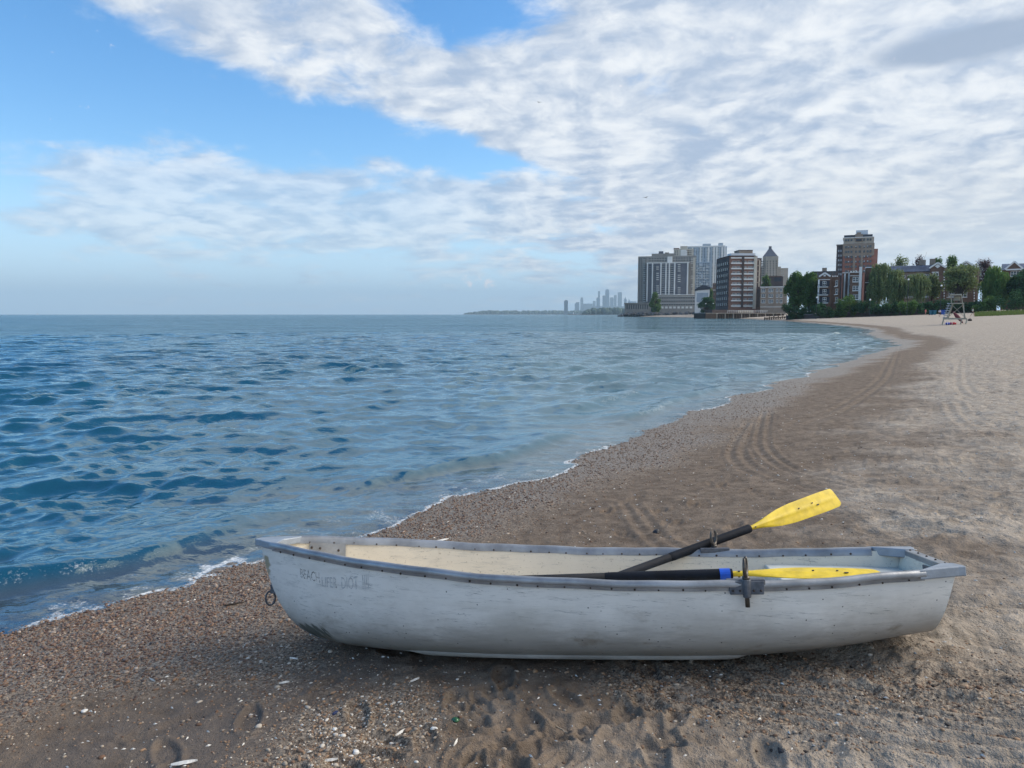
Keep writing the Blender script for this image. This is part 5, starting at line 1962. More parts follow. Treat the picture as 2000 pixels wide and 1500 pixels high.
# breakwater and its small light
p = on_y(1110, 614, 2300)
q = on_y(1162, 614, 2300)
bw = MB()
rr3 = random.Random(4)
for k in range(60):
    x = p[0] + (q[0] - p[0]) * k / 59
    bw.ball((x, 2300 + rr3.uniform(-3, 3), WL + 0.2), (rr3.uniform(1.2, 2.2), 2.5, rr3.uniform(1.2, 2.4)), 6, 4)
tag(bw.build('breakwater', M_rock), 'dark low rock breakwater below the distant skyline', 'breakwater')
lt = empty('light_beacon', (on_y(1120, 614, 2305)[0], 2305, WL + 1.5), 'small light beacon on the far breakwater', 'beacon')
MB().tube([(0, 0, -1), (0, 0, 8)], [1.6, 1.0], 10).build('tower', M_steel, lt)
MB().tube([(0, 0, 8), (0, 0, 9.6), (0, 0, 10.8)], [1.3, 1.3, 0.1], 10).build('lantern', M_rock, lt)
# sailing boat far out on the left
sb_ = empty('sailboat', (on_y(73, 614, 2900)[0], 2900, WL), 'tiny white sailboat far out on the left horizon', 'boat')
MB().add([(-5, 0, 0), (5.5, 0, 0), (4.5, -1.4, 0), (-5, -1.4, 0), (-5, 0, 1.4), (6.4, -.7, 1.6), (4.5, -1.4, 1.4), (-5, -1.4, 1.4), (-5, 1, .7)],
         [(0, 1, 5, 4), (3, 7, 6, 2), (4, 5, 6, 7), (2, 6, 5, 1), (0, 4, 7, 3)]).build('hull', M_steel, sb_)
MB().tube([(0, -.7, 1.4), (0, -.7, 9)], 0.1, 6).build('mast', M_steel, sb_)
MB().prism([(0.2, 2.2), (4.6, 2.2), (0.3, 8.8)], -.72, -.66).build('sail', M_white, sb_)

# ------------------------------------------------------------------ point, sea wall, pier and groyne
rr4 = random.Random(14)
rp = MB()
for k in range(520):
    q = rr4.random()
    px = 1206 + (1392 - 1206) * q
    D = 664 - 40 * q + rr4.uniform(-5, 5) - (24 if q > .8 else 0)
    p = on_y(px, 614, D)
    s_ = rr4.uniform(0.7, 1.6) * (0.6 + 0.6 * min(1, q * 8))
    rp.ball((p[0], D, WL + rr4.uniform(0, 1.0) + 2.6 * min(1, q * 6) * rr4.random()), (s_ * 1.2, s_, s_ * .8), 6, 4)
tag(rp.build('riprap', M_rock), 'grey riprap boulders along the stone point', kind='stuff')
# steel and concrete pier running out from the beach
pE, pS = on_y(1378, 614, 352), on_y(1532, 614, 372)
pier = empty('pier', (pE[0], 352, WL), 'dark sheet piled pier with concrete deck before the brick block', 'pier')
dv = np.array([pS[0] - pE[0], 20.0])
Lp = np.linalg.norm(dv)
pier.rotation_euler = (0, 0, math.atan2(dv[1], dv[0]))
MB().box((0, 0, 2.45), (Lp, 9, 2.75)).build('deck', M_conc, pier)
MB().box((0.05, 0.05, -1.5), (6.3, 8.9, 2.44)).build('end_caisson', M_rust, pier)
shp = MB()
shp.box((6.31, 0.6, -1.5), (Lp, 1.2, 2.44))
shp.build('sheet_wall', M_rust, pier)
for k in range(26):
    x = 6.8 + k * (Lp - 7.2) / 25
    MB().box((x, 0.25, -1.5), (x + 0.45, 0.599, 2.44)).build('pile', M_rust if k % 3 else M_conc, pier)
MB().box((6.31, -0.1, 2.1), (7.4, 0.58, 2.449)).build('concrete_pier_head', M_conc, pier)
rl_ = MB()
for k in range(22):
    x = 14 + k * 1.15
    rl_.box((x, 1.0, 2.751), (x + .06, 1.06, 3.9))
rl_.box((14, 0.98, 3.9), (39.5, 1.08, 4.0)).box((14, 0.99, 3.3), (39.5, 1.07, 3.37))
tag(rl_.build('railing', M_steel, pier), kind='stuff')
ter = MB()
ter.box((8, 5, 2.751), (34, 8.9, 4.3))
ter.build('terrace_wall', M_dbrick, pier)
for k in range(9):
    MB().box((24 + k * 1.1, 4.85, 2.9), (24.7 + k * 1.1, 4.99, 4.1)).build('wall_panel', M_lime, pier)
# broken timber groyne on the sand
gA, gB = np.array(on_y(1494, 614, 262)[:2]), np.array(on_y(1610, 614, 292)[:2])
groyne = empty('timber_groyne', (gA[0], gA[1], ground(gA[0], gA[1])), 'low broken timber groyne on the far sand', 'groyne')
for k in range(30):
    q = k / 29
    p = gA + (gB - gA) * q
    z = ground(p[0], p[1])
    hgt = (1.25 * (1 - q) ** 1.3 + 0.18) * rr4.uniform(0.7, 1.1)
    MB().tube([(p[0] - gA[0], p[1] - gA[1], z - groyne.location.z - .4), (p[0] - gA[0] + rr4.uniform(-.05, .05), p[1] - gA[1], z - groyne.location.z + hgt)], [0.26, 0.22], 7).build('post', M_pile, groyne)
for k in range(9):
    q0, q1 = k / 12, (k + 0.92) / 12
    p0_, p1_ = gA + (gB - gA) * q0, gA + (gB - gA) * q1
    z0_, z1_ = ground(*p0_) - groyne.location.z, ground(*p1_) - groyne.location.z
    hh = 0.85 * (1 - q0) ** 1.2
    MB().bar((p0_[0] - gA[0], p0_[1] - gA[1] - .33, z0_ + hh), (p1_[0] - gA[0], p1_[1] - gA[1] - .33, z1_ + hh * .85), .16, .34).build('plank', M_pile, groyne)


# ------------------------------------------------------------------ trees and shrubs
def leaf_material(name, c1, c2, c3):
    m = bpy.data.materials.new(name)
    m.use_nodes = True
    b = NB(m.node_tree)
    for nd in list(b.n):
        b.n.remove(nd)
    ge = b.node('ShaderNodeNewGeometry')
    co = b.node('ShaderNodeTexCoord').outputs['Object']
    n = b.noise(co, 0.45, 3.0, 0.6)
    c = b.mix(ge.outputs['Random Per Island'], c1, c2)
    c = b.mix(b.smooth(n, 0.42, 0.68), c, c3)
    d = b.node('ShaderNodeBsdfDiffuse')
    t = b.node('ShaderNodeBsdfTranslucent')
    b.put(d.inputs['Color'], c)
    b.put(t.inputs['Color'], c)
    ms = b.node('ShaderNodeMixShader')
    ms.inputs[0].default_value = 0.4
    b.l.new(d.outputs[0], ms.inputs[1])
    b.l.new(t.outputs[0], ms.inputs[2])
    out = b.node('ShaderNodeOutputMaterial')
    b.l.new(ms.outputs[0], out.inputs[0])
    return m


M_leaf = leaf_material('green_leaves', (0.075, 0.155, 0.05), (0.135, 0.235, 0.075), (0.18, 0.27, 0.08))
M_willow = leaf_material('willow_leaves', (0.14, 0.20, 0.09), (0.22, 0.28, 0.125), (0.25, 0.285, 0.13))
M_dleaf = leaf_material('dark_leaves', (0.035, 0.095, 0.05), (0.065, 0.14, 0.065), (0.085, 0.16, 0.07))
M_pleaf = leaf_material('purple_leaves', (0.06, 0.035, 0.045), (0.11, 0.06, 0.07), (0.09, 0.06, 0.06))
M_bark = mat('grey_bark', (0.085, 0.07, 0.058), 0.9, 0, 0.4, 3.0)


def leaves(mb, pts, size, rr, droop=False):
    for (x, y, z) in pts:
        s = size * rr.uniform(0.6, 1.3)
        a = Vector((rr.gauss(0, 1), rr.gauss(0, 1), rr.gauss(0, 1) * (0.3 if not droop else 1.6))).normalized()
        b = a.cross(Vector((rr.gauss(0, 1), rr.gauss(0, 1), rr.gauss(0, 1)))).normalized()
        c = Vector((x, y, z))
        if droop:
            a = Vector((rr.gauss(0, .2), rr.gauss(0, .2), -1))
            b = a.cross(Vector((rr.gauss(0, 1), rr.gauss(0, 1), 0))).normalized() * 0.45
        o = len(mb.v)
        mb.v += [tuple(c - a * s * .5), tuple(c + b * s * .42), tuple(c + a * s * .6), tuple(c - b * s * .42)]
        mb.f.append((o, o + 1, o + 2, o + 3))


def tree(label, px0, px1, py_top, D, kind='broad', m=None, n=4200, seed=0, name='tree', trunk_h=0.28, group='trees at the back of the beach', leaf=0.42, clumps=20, base_py=None, lean=0.0):
    rr = random.Random(seed + int(px0))
    m = m or M_leaf
    xa, xb = on_y(px0, 614, D)[0], on_y(px1, 614, D)[0]
    xc, W = (xa + xb) / 2, (xb - xa) / 2
    gz = ground(xc, D) if base_py is None else on_y(px0, base_py, D)[2]
    H = on_y(px0, py_top, D)[2] - gz
    root = empty(name, (xc, D, gz), label, 'tree', group)
    n, leaf, clumps = int(n * 2.0), leaf * 1.2, int(clumps * 1.4)
    r0 = max(0.10, H * 0.026)
    wood_ = MB()
    fork = Vector((lean * H * .3, 0, H * trunk_h))
    wood_.tube([(0, 0, -.3), (lean * H * .1, 0.05, H * trunk_h * .5), fork], [r0 * 1.3, r0, r0 * .85], 8)
    wood_.build('trunk', M_bark, root, smooth=True)
    cl = []
    for k in range(clumps):
        a = 2 * math.pi * k / clumps * 2.4 + rr.uniform(-.4, .4)
        zq = rr.random()
        zc = H * (trunk_h + 0.12 + (0.80 - trunk_h) * zq)
        env = math.sin(math.pi * min(1, 0.18 + 0.72 * zq)) ** 0.7
        rad = W * (0.35 + 0.5 * rr.random()) * env
        cl.append((rad * math.cos(a) + lean * zc * .4, rad * math.sin(a) * .9, zc, W * rr.uniform(.26, .44), H * rr.uniform(.075, .15)))
    cl.append((lean * H * .4, 0, H * .90, W * .34, H * .10))
    limb = MB()
    for k, (cx, cy, cz, cr_, ch) in enumerate(cl):
        st = fork * rr.uniform(.75, 1.0)
        mid = st.lerp(Vector((cx, cy, cz)), 0.5) + Vector((rr.uniform(-.3, .3), rr.uniform(-.3, .3), H * .04))
        limb.tube([st, mid, (cx, cy, cz)], [r0 * .5, r0 * .3, r0 * .08], 5, caps=False)
        for _ in range(2):
            e = Vector((cx + rr.gauss(0, cr_ * .5), cy + rr.gauss(0, cr_ * .5), cz + rr.gauss(0, ch * .7)))
            limb.tube([mid, mid.lerp(e, .6) + Vector((0, 0, .2)), e], [r0 * .18, r0 * .12, r0 * .03], 4, caps=False)
    limb.build('limbs', M_bark, root, smooth=True)
    lv = MB()
    if kind == 'willow':
        per = n // len(cl)
        for (cx, cy, cz, cr_, ch) in cl:
            for s in range(max(3, per // 16)):
                a, q = rr.uniform(0, 6.28), math.sqrt(rr.random())
                x, y = cx + cr_ * q * math.cos(a), cy + cr_ * q * math.sin(a)
                top = cz + ch * math.sqrt(max(0, 1 - q * q)) * 1.1
                Ls = rr.uniform(.12, .42) * H
                pts = [(x + rr.gauss(0, .1), y + rr.gauss(0, .1), max(0.4, top - Ls * k / 16 * (1 + .1 * rr.random()))) for k in range(16)]
                leaves(lv, pts, leaf, rr, True)
    else:
        per = n // len(cl)
        for (cx, cy, cz, cr_, ch) in cl:
            pts = []
            for _ in range(per):
                v = Vector((rr.gauss(0, 1), rr.gauss(0, 1), rr.gauss(0, 1))).normalized() * (rr.random() ** 0.45) * (1.0 + 0.25 * rr.gauss(0, .6))
                pts.append((cx + v.x * cr_, cy + v.y * cr_, cz + v.z * ch * 1.15))
            leaves(lv, pts, leaf, rr)
    lv.build('crown', m, root)
    return root


tree('big round green tree left of the courtyard block', 1531, 1572, 530, 250, n=6500, seed=1, trunk_h=.16, clumps=26)
tree('full green tree touching the left porches of the courtyard block', 1560, 1600, 533, 246, n=6000, seed=2, trunk_h=.14, clumps=26)
tree('tall pale willow right of the courtyard block', 1690, 1738, 516, 232, 'willow', M_willow, 6500, 3, trunk_h=.3, leaf=.5)
tree('pale spreading willow under the slate roof eaves', 1722, 1772, 530, 226, 'willow', M_willow, 5200, 4, trunk_h=.3, leaf=.5)
tree('thin forked willow before the middle windows of the slate roof house', 1768, 1812, 534, 222, 'willow', M_willow, 3600, 5, trunk_h=.42, leaf=.45, clumps=16)
tree('leafy tree between the two stone gables', 1800, 1836, 540, 228, m=M_willow, n=2600, seed=6, trunk_h=.42, clumps=16)
tree('large open crowned tree with dark limbs behind the lifeguard chair', 1836, 1908, 516, 222, m=M_willow, n=3600, seed=7, trunk_h=.36, clumps=24, leaf=.40)
tree('purple leaved tree behind the right gable', 1892, 1946, 508, 285, m=M_pleaf, n=2000, seed=8, clumps=22, leaf=.40, group='trees behind the houses', base_py=590)
tree('drooping green willow right of the rear stairs', 1914, 1972, 521, 215, 'willow', M_leaf, 7500, 9, trunk_h=.2, leaf=.5, clumps=24)
tree('dark round tree at the right edge of the beach', 1966, 2030, 527, 210, m=M_dleaf, n=6500, seed=10, trunk_h=.14, clumps=26)
tree('bushy tree top left above the slate roof', 1734, 1772, 501, 285, m=M_willow, n=1500, seed=11, clumps=16, group='trees behind the houses', base_py=590)
tree('brownish thin tree top between the chimneys', 1772, 1802, 499, 288, m=M_pleaf, n=900, seed=12, clumps=14, group='trees behind the houses', base_py=590, leaf=.36)
tree('bright green tree top right of the left stone gable', 1838, 1868, 499, 280, n=2600, seed=13, clumps=18, group='trees behind the houses', base_py=590)
tree('low green tree top between chimneys and left gable', 1808, 1840, 506, 284, n=2000, seed=14, clumps=16, group='trees behind the houses', base_py=590)
tree('green tree on the lawn before the grey slab', 1267, 1291, 571, 655, n=2600, seed=15, leaf=.9, clumps=18, group='trees by the towers', trunk_h=.1)
tree('dark spreading tree before the white hall', 1362, 1398, 581, 520, m=M_dleaf, n=2800, seed=16, leaf=.75, clumps=18, group='trees by the towers', trunk_h=.1)
tree('vine green tree climbing beside the white hall', 1384, 1393, 566, 540, n=1000, seed=17, leaf=.7, clumps=12, group='trees by the towers', trunk_h=.1)
tree('round yellow green tree between banded block and brown hall', 1483, 1507, 540, 500, n=2800, seed=18, leaf=.65, clumps=18, group='trees by the towers')


def shrub(label, px0, px1, py_top, D, m, n, seed):
    rr = random.Random(seed)
    xa, xb = on_y(px0, 614, D)[0], on_y(px1, 614, D)[0]
    xc, W = (xa + xb) / 2, (xb - xa) / 2
    gz = ground(xc, D)
    H = max(on_y(px0, py_top, D)[2] - gz, 1.2)
    root = empty('shrub', (xc, D, gz), label, 'shrub', 'shrubs along the back of the beach')
    st = MB()
    lv = MB()
    for k in range(12):
        cx, cy, cz = rr.uniform(-.8, .8) * W, rr.uniform(-1, 1) * 1.6, H * rr.uniform(.15, .78)
        st.tube([(cx * .4, cy * .4, -.2), (cx, cy, cz)], [.06, .02], 5)
        pts = []
        for _ in range(n // 12):
            v = Vector((rr.gauss(0, 1), rr.gauss(0, 1), rr.gauss(0, 1))).normalized() * rr.random() ** .45
            pts.append((cx + v.x * W * .38, cy + v.y * 1.2, max(.05, cz + v.z * H * .26)))
        leaves(lv, pts, .38, rr)
    st.build('stems', M_bark, root)
    lv.build('foliage', m, root)


for k, (a, b, t, D, m, lab) in enumerate([
        (1594, 1622, 592, 226, M_dleaf, 'dark shrub under the left porches'), (1618, 1650, 584, 226, M_leaf, 'green shrub in front of the battlement wing'),
        (1644, 1672, 577, 224, M_leaf, 'taller green shrub before the right bay windows'), (1668, 1700, 588, 222, M_dleaf, 'dark shrub at the foot of the tall pale willow'),
        (1698, 1732, 590, 218, M_dleaf, 'dark shrub mass left under the willows'), (1728, 1760, 586, 216, M_dleaf, 'dark shrub mass right under the willows'),
        (1756, 1792, 585, 214, M_leaf, 'lighter green shrub under the forked willow'), (1790, 1826, 590, 214, M_dleaf, 'low dark shrub behind the person in red'),
        (1826, 1858, 585, 214, M_dleaf, 'dark shrub behind the recycling bins'), (1852, 1896, 592, 216, M_dleaf, 'low dark shrub right behind the lifeguard chair'),
        (1890, 1922, 588, 214, M_dleaf, 'dark shrub below the rear stairs'), (1950, 2016, 561, 204, M_dleaf, 'big dark shrub under the tree at the right edge'),
        (1530, 1560, 594, 240, M_dleaf, 'dark shrub at the foot of the big round tree'), (1556, 1598, 592, 238, M_dleaf, 'wide dark shrub between the two big green trees'),
        (1906, 1956, 580, 208, M_leaf, 'green shrub at the foot of the drooping willow')]):
    shrub(lab, a - 3, b + 3, t - 2, D, m, 2200, 200 + k)

# low dark wall along the back of the beach
wpts = [(1536, 243), (1600, 232), (1690, 226), (1760, 220), (1830, 218), (1910, 217)]
wall = empty('garden_wall', (0, 0, 0), 'low dark wall along the back of the beach under the trees', 'wall')
wall['kind'] = 'thing'
for (pa, Da), (pb2, Db) in zip(wpts[:-1], wpts[1:]):
    a_, b_ = on_y(pa, 614, Da), on_y(pb2, 614, Db)
    za, zb2 = ground(a_[0], Da), ground(b_[0], Db)
    MB().bar((a_[0], Da, za + .5), (b_[0], Db, zb2 + .5), .35, 1.7).build('wall_section', M_dbrick, wall)
    MB().bar((a_[0], Da, za + 1.42), (b_[0], Db, zb2 + 1.42), .5, .12).build('coping', M_conc, wall)

# dune grass at the right edge
gr = MB()
rg_ = random.Random(33)
gpx, gD = RNG.uniform(1900, 2080, 9000), RNG.uniform(150, 196, 9000)
gX = (gpx - 1000) / F * gD
gZ = level(shore(gX, gD)[0])
for px, D, gx_, z in zip(gpx, gD, gX, gZ):
    p = (gx_, D)
    hgt = rg_.uniform(.25, .75)
    a = rg_.uniform(0, 6.28)
    w_ = .07
    o = len(gr.v)
    gr.v += [(p[0] - w_ * math.cos(a), D - w_ * math.sin(a), z - .05), (p[0] + w_ * math.cos(a), D + w_ * math.sin(a), z - .05), (p[0] + rg_.gauss(0, .15), D + rg_.gauss(0, .15), z + hgt)]
    gr.f.append((o, o + 1, o + 2))
M_grass = leaf_material('dune_grass', (0.09, 0.14, 0.04), (0.13, 0.18, 0.06), (0.16, 0.20, 0.07))
tag(gr.build('dune_grass', M_grass), 'strip of green dune grass at the right edge of the beach', kind='stuff')

# ------------------------------------------------------------------ lifeguard chair
DCH = 97.0
lc = on_y(1865, 614, DCH)
gzc = ground(lc[0], DCH)
chair = empty('lifeguard_chair', (lc[0], DCH, gzc), 'tall weathered wooden lifeguard chair with stair and crossed braces', 'lifeguard chair', rot=(0, 0, -math.atan2(865, F)))
M_chair = mat('weathered_cream_paint', (0.40, 0.37, 0.29), 0.8, 0, 0.25, 2.0)
M_step = mat('pale_blue_step_paint', (0.50, 0.54, 0.58), 0.8, 0, 0.2, 2.0)


def cz(py):
    return on_y(1865, py, DCH)[2] - gzc


def cx(px):
    return (on_y(px, 614, DCH)[0] - lc[0]) * 0.855


zb, zs_, zt_ = cz(627.5) + .0, cz(593.5), cz(577)
zb = max(zb, 0.0)
z_r = cz(622.5)
dp0, dp1 = 2.1, 1.25
for (pxa, pxb, y0_, y1_) in ((1849, 1859, -dp0 / 2, -dp1 / 2), (1884, 1880.5, -dp0 / 2, -dp1 / 2), (1852, 1860, dp0 / 2, dp1 / 2), (1886, 1879, dp0 / 2, dp1 / 2)):
    MB().bar((cx(pxa), y0_, z_r - .05), (cx(pxb), y1_, zs_), .13, .13, up=(0, 1, 0)).build('leg', M_chair, chair)
for (pxa, pxb) in ((1842, 1889),):
    for y0_ in (-dp0 / 2 - .07, dp0 / 2 + .07):
        MB().bar((cx(pxa), y0_, z_r), (cx(pxb), y0_, z_r), .10, .20, up=(0, 0, 1)).build('skid_beam', M_chair, chair)
for pxa in (1842.5, 1878, 1888):
    for y0_ in (-dp0 / 2 - .07, dp0 / 2 + .07):
        MB().bar((cx(pxa) - .1, y0_, -.15), (cx(pxa) + .05, y0_, z_r - .10), .12, .12, up=(0, 1, 0)).build('foot', M_chair, chair)
for y0_, y1_ in ((-dp0 / 2 - .12, -dp1 / 2 - .12), (dp0 / 2 + .12, dp1 / 2 + .12)):
    MB().bar((cx(1851), y0_, z_r + .15), (cx(1880), y1_, zs_ - .12), .05, .17, up=(0, 1, 0)).build('brace', M_chair, chair)
    MB().bar((cx(1886), y0_ - .06, z_r + .10), (cx(1858), y1_ - .06, zs_ - .12), .05, .17, up=(0, 1, 0)).build('brace', M_chair, chair)
MB().box((cx(1855), -dp1 / 2 - .2, zs_), (cx(1882), dp1 / 2 + .2, zs_ + .12)).build('platform', M_chair, chair)
for pxa, pxb in ((1857, 1855.5), (1878.5, 1876)):
    for y0_ in (-.55, .55):
        MB().bar((cx(pxa), y0_, zs_ + .121), (cx(pxb), y0_, zt_ - .02), .10, .10, up=(0, 1, 0)).build('back_post', M_chair, chair)
MB().box((cx(1853), -.72, zt_ - .0), (cx(1876.5), .72, zt_ + .17)).build('top_board', M_chair, chair)
MB().box((cx(1860), -.5, zs_ + .45), (cx(1874), .5, zs_ + .52)).build('seat', M_chair, chair)
MB().box((cx(1861), .40, zs_ + .53), (cx(1874), .47, zs_ + 1.0)).build('seat_back', M_chair, chair)
for k in range(7):
    q = k / 6
    z_ = z_r + .1 + (zs_ - z_r - .1) * q
    x_ = cx(1845.5) + (cx(1852.5) - cx(1845.5)) * q
    MB().box((x_ - .22, -.55, z_), (x_ + .28, .55, z_ + .10)).build('step', M_step, chair)
for y0_ in (-.6, .6):
    MB().bar((cx(1843), y0_, z_r + .1), (cx(1853.5), y0_, zs_ + .1), .06, .24, up=(0, 1, 0)).build('stair_stringer', M_step, chair)

M_redf = mat('red_foam', (0.45, 0.02, 0.03), 0.5, 0, .15, 3)
M_bluef = mat('blue_foam', (0.02, 0.05, 0.42), 0.5, 0, .15, 3)
M_bag = mat('black_bag', (0.012, 0.013, 0.018), 0.7)
M_wine = mat('dark_red_canvas', (0.16, 0.04, 0.06), 0.8, 0, .3, 3)


def rescue_tube(px0, px1, label, m, y):
    xa, xb = on_y(px0, 614, y)[0], on_y(px1, 614, y)[0]
    xm = (xa + xb) / 2
    root = empty('rescue_tube', (xm, y, ground(xm, y)), label, 'rescue tube', 'floats lying under the lifeguard chair')
    L = (xb - xa) / 2
    P = [(-L, 0, .14), (-L * .9, 0, .15), (-L * .3, .02, .17), (L * .4, -.02, .17), (L * .9, 0, .15), (L, 0, .14)]
    MB().tube(P, [.08, .15, .17, .17, .15, .07], 10).build('float', m, root, smooth=True)
    for q in (-.5, .45):
        MB().tube([(L * q - .03, 0, .165), (L * q + .03, 0, .165)], [.178, .178], 10).build('strap', M_steel, root)
    MB().tube([(-L, 0, .14), (-L - .2, .1, .06), (-L - .35, 0, .03)], .025, 6).build('tow_line', M_steel, root)


rescue_tube(1848.5, 1856, 'blue rescue float under the front of the lifeguard chair', M_bluef, DCH - 1.6)
rescue_tube(1856.5, 1868, 'red rescue float beside the blue one under the chair', M_redf, DCH - 1.65)
bg_ = on_y(1895, 614, 112)
bag = empty('beach_bag', (bg_[0], 112, ground(bg_[0], 112)), 'black bag on the sand right of the lifeguard chair', 'bag')
MB().ball((0, 0, .16), (.34, .22, .19), 12, 8).build('body', M_bag, bag, smooth=True)
MB().tube([(-.15, 0, .28), (-.1, 0, .45), (.1, 0, .45), (.15, 0, .28)], .025, 6).build('strap', M_bag, bag)
tw_ = on_y(1871, 614, 100)
tow = empty('folded_umbrella', (tw_[0], 100.6, ground(tw_[0], 100.6)), 'dark red folded umbrella leaning behind the chair braces', 'umbrella')
MB().tube([(1.1, 0, .05), (.75, 0, .5), (.2, 0, 1.05), (-.35, 0, 1.62)], [.06, .2, .26, .08], 9).build('canopy', M_wine, tow)
MB().tube([(1.45, 0, -.25), (1.1, 0, .05)], .03, 6).build('pole', M_steel, tow)


# ------------------------------------------------------------------ bins, lamps
def bin_(px, D, label, m):
    p = on_y(px, 614, D)
    root = empty('wheeled_bin', (p[0], D, ground(p[0], D)), label, 'bin', 'bins at the back of the beach')
    MB().add([(-.3, -.3, .08), (.3, -.3, .08), (.3, .3, .08), (-.3, .3, .08), (-.4, -.4, 1.15), (.4, -.4, 1.15), (.4, .4, 1.15), (-.4, .4, 1.15)],
             [(0, 1, 5, 4), (1, 2, 6, 5), (2, 3, 7, 6), (3, 0, 4, 7), (0, 3, 2, 1)]).build('body', m, root)
    MB().prism([(-.44, 1.151), (.44, 1.151), (.40, 1.30), (-.40, 1.30)], -.44, .44).build('lid', m, root)
    for s_ in (-1, 1):
        MB().tube([(s_ * .30, .36, .11), (s_ * .38, .36, .11)], .11, 10).build('wheel', M_bag, root)


M_bin1 = mat('blue_bin', (0.02, 0.08, 0.36), 0.5)
M_bin2 = mat('teal_bin', (0.02, 0.14, 0.20), 0.5)
bin_(1841.5, 196, 'bright blue bin left of the lifeguard chair', M_bin1)
bin_(1824.5, 198, 'left teal bin in front of the dark shrubs', M_bin2)
bin_(1819, 198.5, 'teal bin farthest left of the row', M_bin2)
M_lamp = mat('lamp_globe', (0.85, 0.86, 0.84), 0.3)


def lamp(px, py, D, label):
    p = on_y(px, py, D)
    g_ = ground(p[0], D)
    root = empty('street_lamp', (p[0], D, g_), label, 'street lamp', 'globe lamps on the promenade')
    H = p[2] - g_
    MB().tube([(0, 0, 0), (0, 0, .5), (0, 0, H - .25)], [.16, .08, .06], 8).build('post', M_roofd, root)
    MB().ball((0, 0, H), .27, 10, 8).build('globe', M_lamp, root, smooth=True)
    MB().tube([(0, 0, H - .3), (0, 0, H - .2)], [.10, .16], 8).build('collar', M_roofd, root)


lamp(1699.5, 585.5, 214, 'white globe lamp under the tall pale willow')
lamp(1595.5, 581, 222, 'white globe lamp at the left corner of the courtyard block')
lamp(1774.5, 546, 210, 'tall globe lamp among the willows before the slate roof house')
lamp(1838.8, 558, 208, 'tall lamp behind the bright blue bin')
for k, (px, lab) in enumerate(((1378.5, 'left lamp on the pier wall before the dark tree'), (1393, 'right lamp on the pier wall before the dark tree'))):
    lamp(px, 593, 370, lab)


# ------------------------------------------------------------------ people on the beach
def person(label, px, py_foot, height, skin, shirt, shorts, hair, walk=0.25, turn=0.0, D=None, legs=None):
    p = on_y(px, 614, D)
    root = empty('person', (p[0], D, ground(p[0], D)), label, 'person', 'people at the back of the beach', (0, 0, turn))
    h_ = height
    J = {'pel': (0, 0, .53), 'bel': (0, 0, .60), 'che': (0, -.005, .72), 'nec': (0, 0, .825), 'hd0': (0, -.008, .87), 'hd1': (0, -.012, .945), 'hd2': (0, -.01, .985),
         'hl': (-.055, 0, .50), 'kl': (-.06, -walk * .30, .27), 'al': (-.062, -walk * .25, .04), 'tl': (-.068, -walk * .25 - .075, .015),
         'hr': (.055, 0, .50), 'kr': (.06, walk * .12, .275), 'ar': (.062, walk * .42, .055), 'tr': (.068, walk * .42 - .07, .015),
         'sl': (-.105, 0, .80), 'el': (-.135, .03, .64), 'wl': (-.13, -.05, .50), 'fl': (-.13, -.07, .44),
         'sr': (.105, 0, .80), 'er': (.135, .01, .64), 'wr': (.13, -.08, .51), 'fr': (.13, -.10, .45)}
    Rr = {'pel': .075, 'bel': .068, 'che': .085, 'nec': .033, 'hd0': .046, 'hd1': .054, 'hd2': .03, 'hl': .052, 'kl': .034, 'al': .022, 'tl': .018, 'hr': .052, 'kr': .034, 'ar': .022, 'tr': .018,
          'sl': .036, 'el': .026, 'wl': .018, 'fl': .017, 'sr': .036, 'er': .026, 'wr': .018, 'fr': .017}
    E_ = [('pel', 'bel'), ('bel', 'che'), ('che', 'nec'), ('nec', 'hd0'), ('hd0', 'hd1'), ('hd1', 'hd2'), ('pel', 'hl'), ('hl', 'kl'), ('kl', 'al'), ('al', 'tl'), ('pel', 'hr'), ('hr', 'kr'), ('kr', 'ar'), ('ar', 'tr'),
          ('che', 'sl'), ('sl', 'el'), ('el', 'wl'), ('wl', 'fl'), ('che', 'sr'), ('sr', 'er'), ('er', 'wr'), ('wr', 'fr')]

    def skinmesh(name, keys, edges, grow, m, scale_=None):
        ks = list(keys)
        me_ = bpy.data.meshes.new(name)
        me_.from_pydata([tuple(c * h_ for c in J[k]) for k in ks], [(ks.index(a), ks.index(b)) for a, b in edges], [])
        o = bpy.data.objects.new(name, me_)
        COL.objects.link(o)
        o.parent = root
        o.modifiers.new('skin', 'SKIN').use_smooth_shade = True
        for i, k in enumerate(ks):
            r_ = (Rr[k] + grow) * h_
            me_.skin_vertices[0].data[i].radius = (r_, r_ * .85)
            me_.skin_vertices[0].data[i].use_root = (i == 0)
        sd = o.modifiers.new('subdivision', 'SUBSURF')
        sd.levels = sd.render_levels = 1
        me_.materials.append(m)
        return o
    skinmesh('body', J.keys(), E_, 0, skin)
    skinmesh('shirt', ['che', 'bel', 'sl', 'el', 'sr', 'er'], [('che', 'bel'), ('che', 'sl'), ('sl', 'el'), ('che', 'sr'), ('sr', 'er')], .012, shirt)
    J['ml'] = tuple((a + b) / 2 for a, b in zip(J['hl'], J['kl']))
    J['mr'] = tuple((a + b) / 2 for a, b in zip(J['hr'], J['kr']))
    Rr['ml'] = Rr['mr'] = .05
    skinmesh('shorts', ['pel', 'bel', 'hl', 'ml', 'hr', 'mr'], [('pel', 'bel'), ('pel', 'hl'), ('hl', 'ml'), ('pel', 'hr'), ('hr', 'mr')], .012, shorts)
    MB().ball((0, .004 * h_, .955 * h_), (.056 * h_, .060 * h_, .050 * h_), 10, 8).build('hair', hair, root, smooth=True)


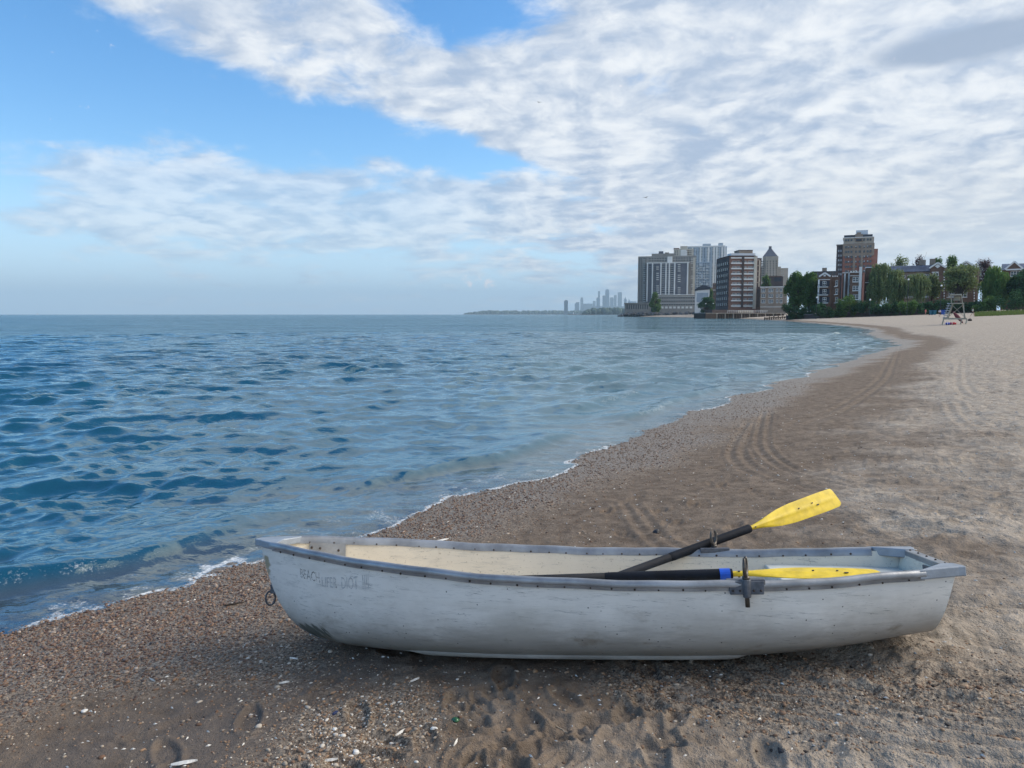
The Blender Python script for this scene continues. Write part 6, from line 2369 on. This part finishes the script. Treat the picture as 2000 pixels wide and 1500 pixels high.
M_skin = mat('skin', (0.42, 0.26, 0.19), 0.6)
M_shw = mat('pale_pink_shirt', (0.72, 0.62, 0.62), 0.8)
M_shy = mat('pale_sand_shirt', (0.62, 0.58, 0.46), 0.8)
M_shr = mat('red_shirt', (0.55, 0.08, 0.10), 0.8)
M_shd = mat('dark_shorts', (0.02, 0.018, 0.03), 0.8)
M_hair = mat('dark_hair', (0.03, 0.022, 0.018), 0.7)
person('person in pale pink shirt and dark shorts walking left of the chair', 1835, 615, 1.78, M_skin, M_shw, M_shd, M_hair, 0.3, R(160), 160)
person('person in light top and dark shorts right of the chair', 1899.5, 614, 1.78, M_skin, M_shy, M_shd, M_hair, 0.5, R(80), 152)
person('person in red standing before the shrubs left of the bins', 1807.5, 605, 1.7, M_skin, M_shr, M_shr, M_hair, 0.1, R(20), 204)

# ------------------------------------------------------------------ gulls
M_gull = mat('gull_feathers', (0.20, 0.20, 0.21), 0.8)


def gull(px, py, D, label, a):
    p = on_y(px, py, D)
    root = empty('gull', p, label, 'bird', 'gulls in the air', (0, R(8), a))
    MB().tube([(-.28, 0, 0), (-.18, 0, .01), (.05, 0, .02), (.2, 0, .03), (.27, 0, .02), (.33, 0, .01)], [.015, .05, .075, .05, .04, .008], 8).build('body', M_gull, root, smooth=True)
    for s_ in (-1, 1):
        mb = MB()
        mb.grid([[(.12, s_ * .05, .05), (-.06, s_ * .05, .04)], [(.16, s_ * .32, .18), (-.02, s_ * .32, .16)], [(.06, s_ * .55, .15), (-.06, s_ * .55, .14)], [(-.06, s_ * .74, .07), (-.09, s_ * .73, .07)]])
        wg = mb.build('wing', M_gull, root)
        wg.modifiers.new('solid', 'SOLIDIFY').thickness = .012


gull(1261, 386, 150, 'gull flying above the grey slab block', R(40))
gull(1053, 200, 190, 'gull high in the cloud above the lake', R(120))

# ------------------------------------------------------------------ haze over the lake
hz = MB()
hz.box((-15500, -3500, -9.0), (15500, 15500, 470))
haze = hz.build('haze', None if False else bpy.data.materials.new('lake_haze'))
hm = haze.data.materials[0]
hm.use_nodes = True
hn = NB(hm.node_tree)
for nd in list(hn.n):
    hn.n.remove(nd)
pvn = hn.node('ShaderNodeVolumePrincipled')
pvn.inputs['Color'].default_value = (0.58, 0.82, 1.0, 1)
pvn.inputs['Density'].default_value = 0.0001
pvn.inputs['Anisotropy'].default_value = 0.0
hn.l.new(pvn.outputs[0], hn.node('ShaderNodeOutputMaterial').inputs['Volume'])
tag(haze, 'pale blue haze lying over the lake', kind='stuff')
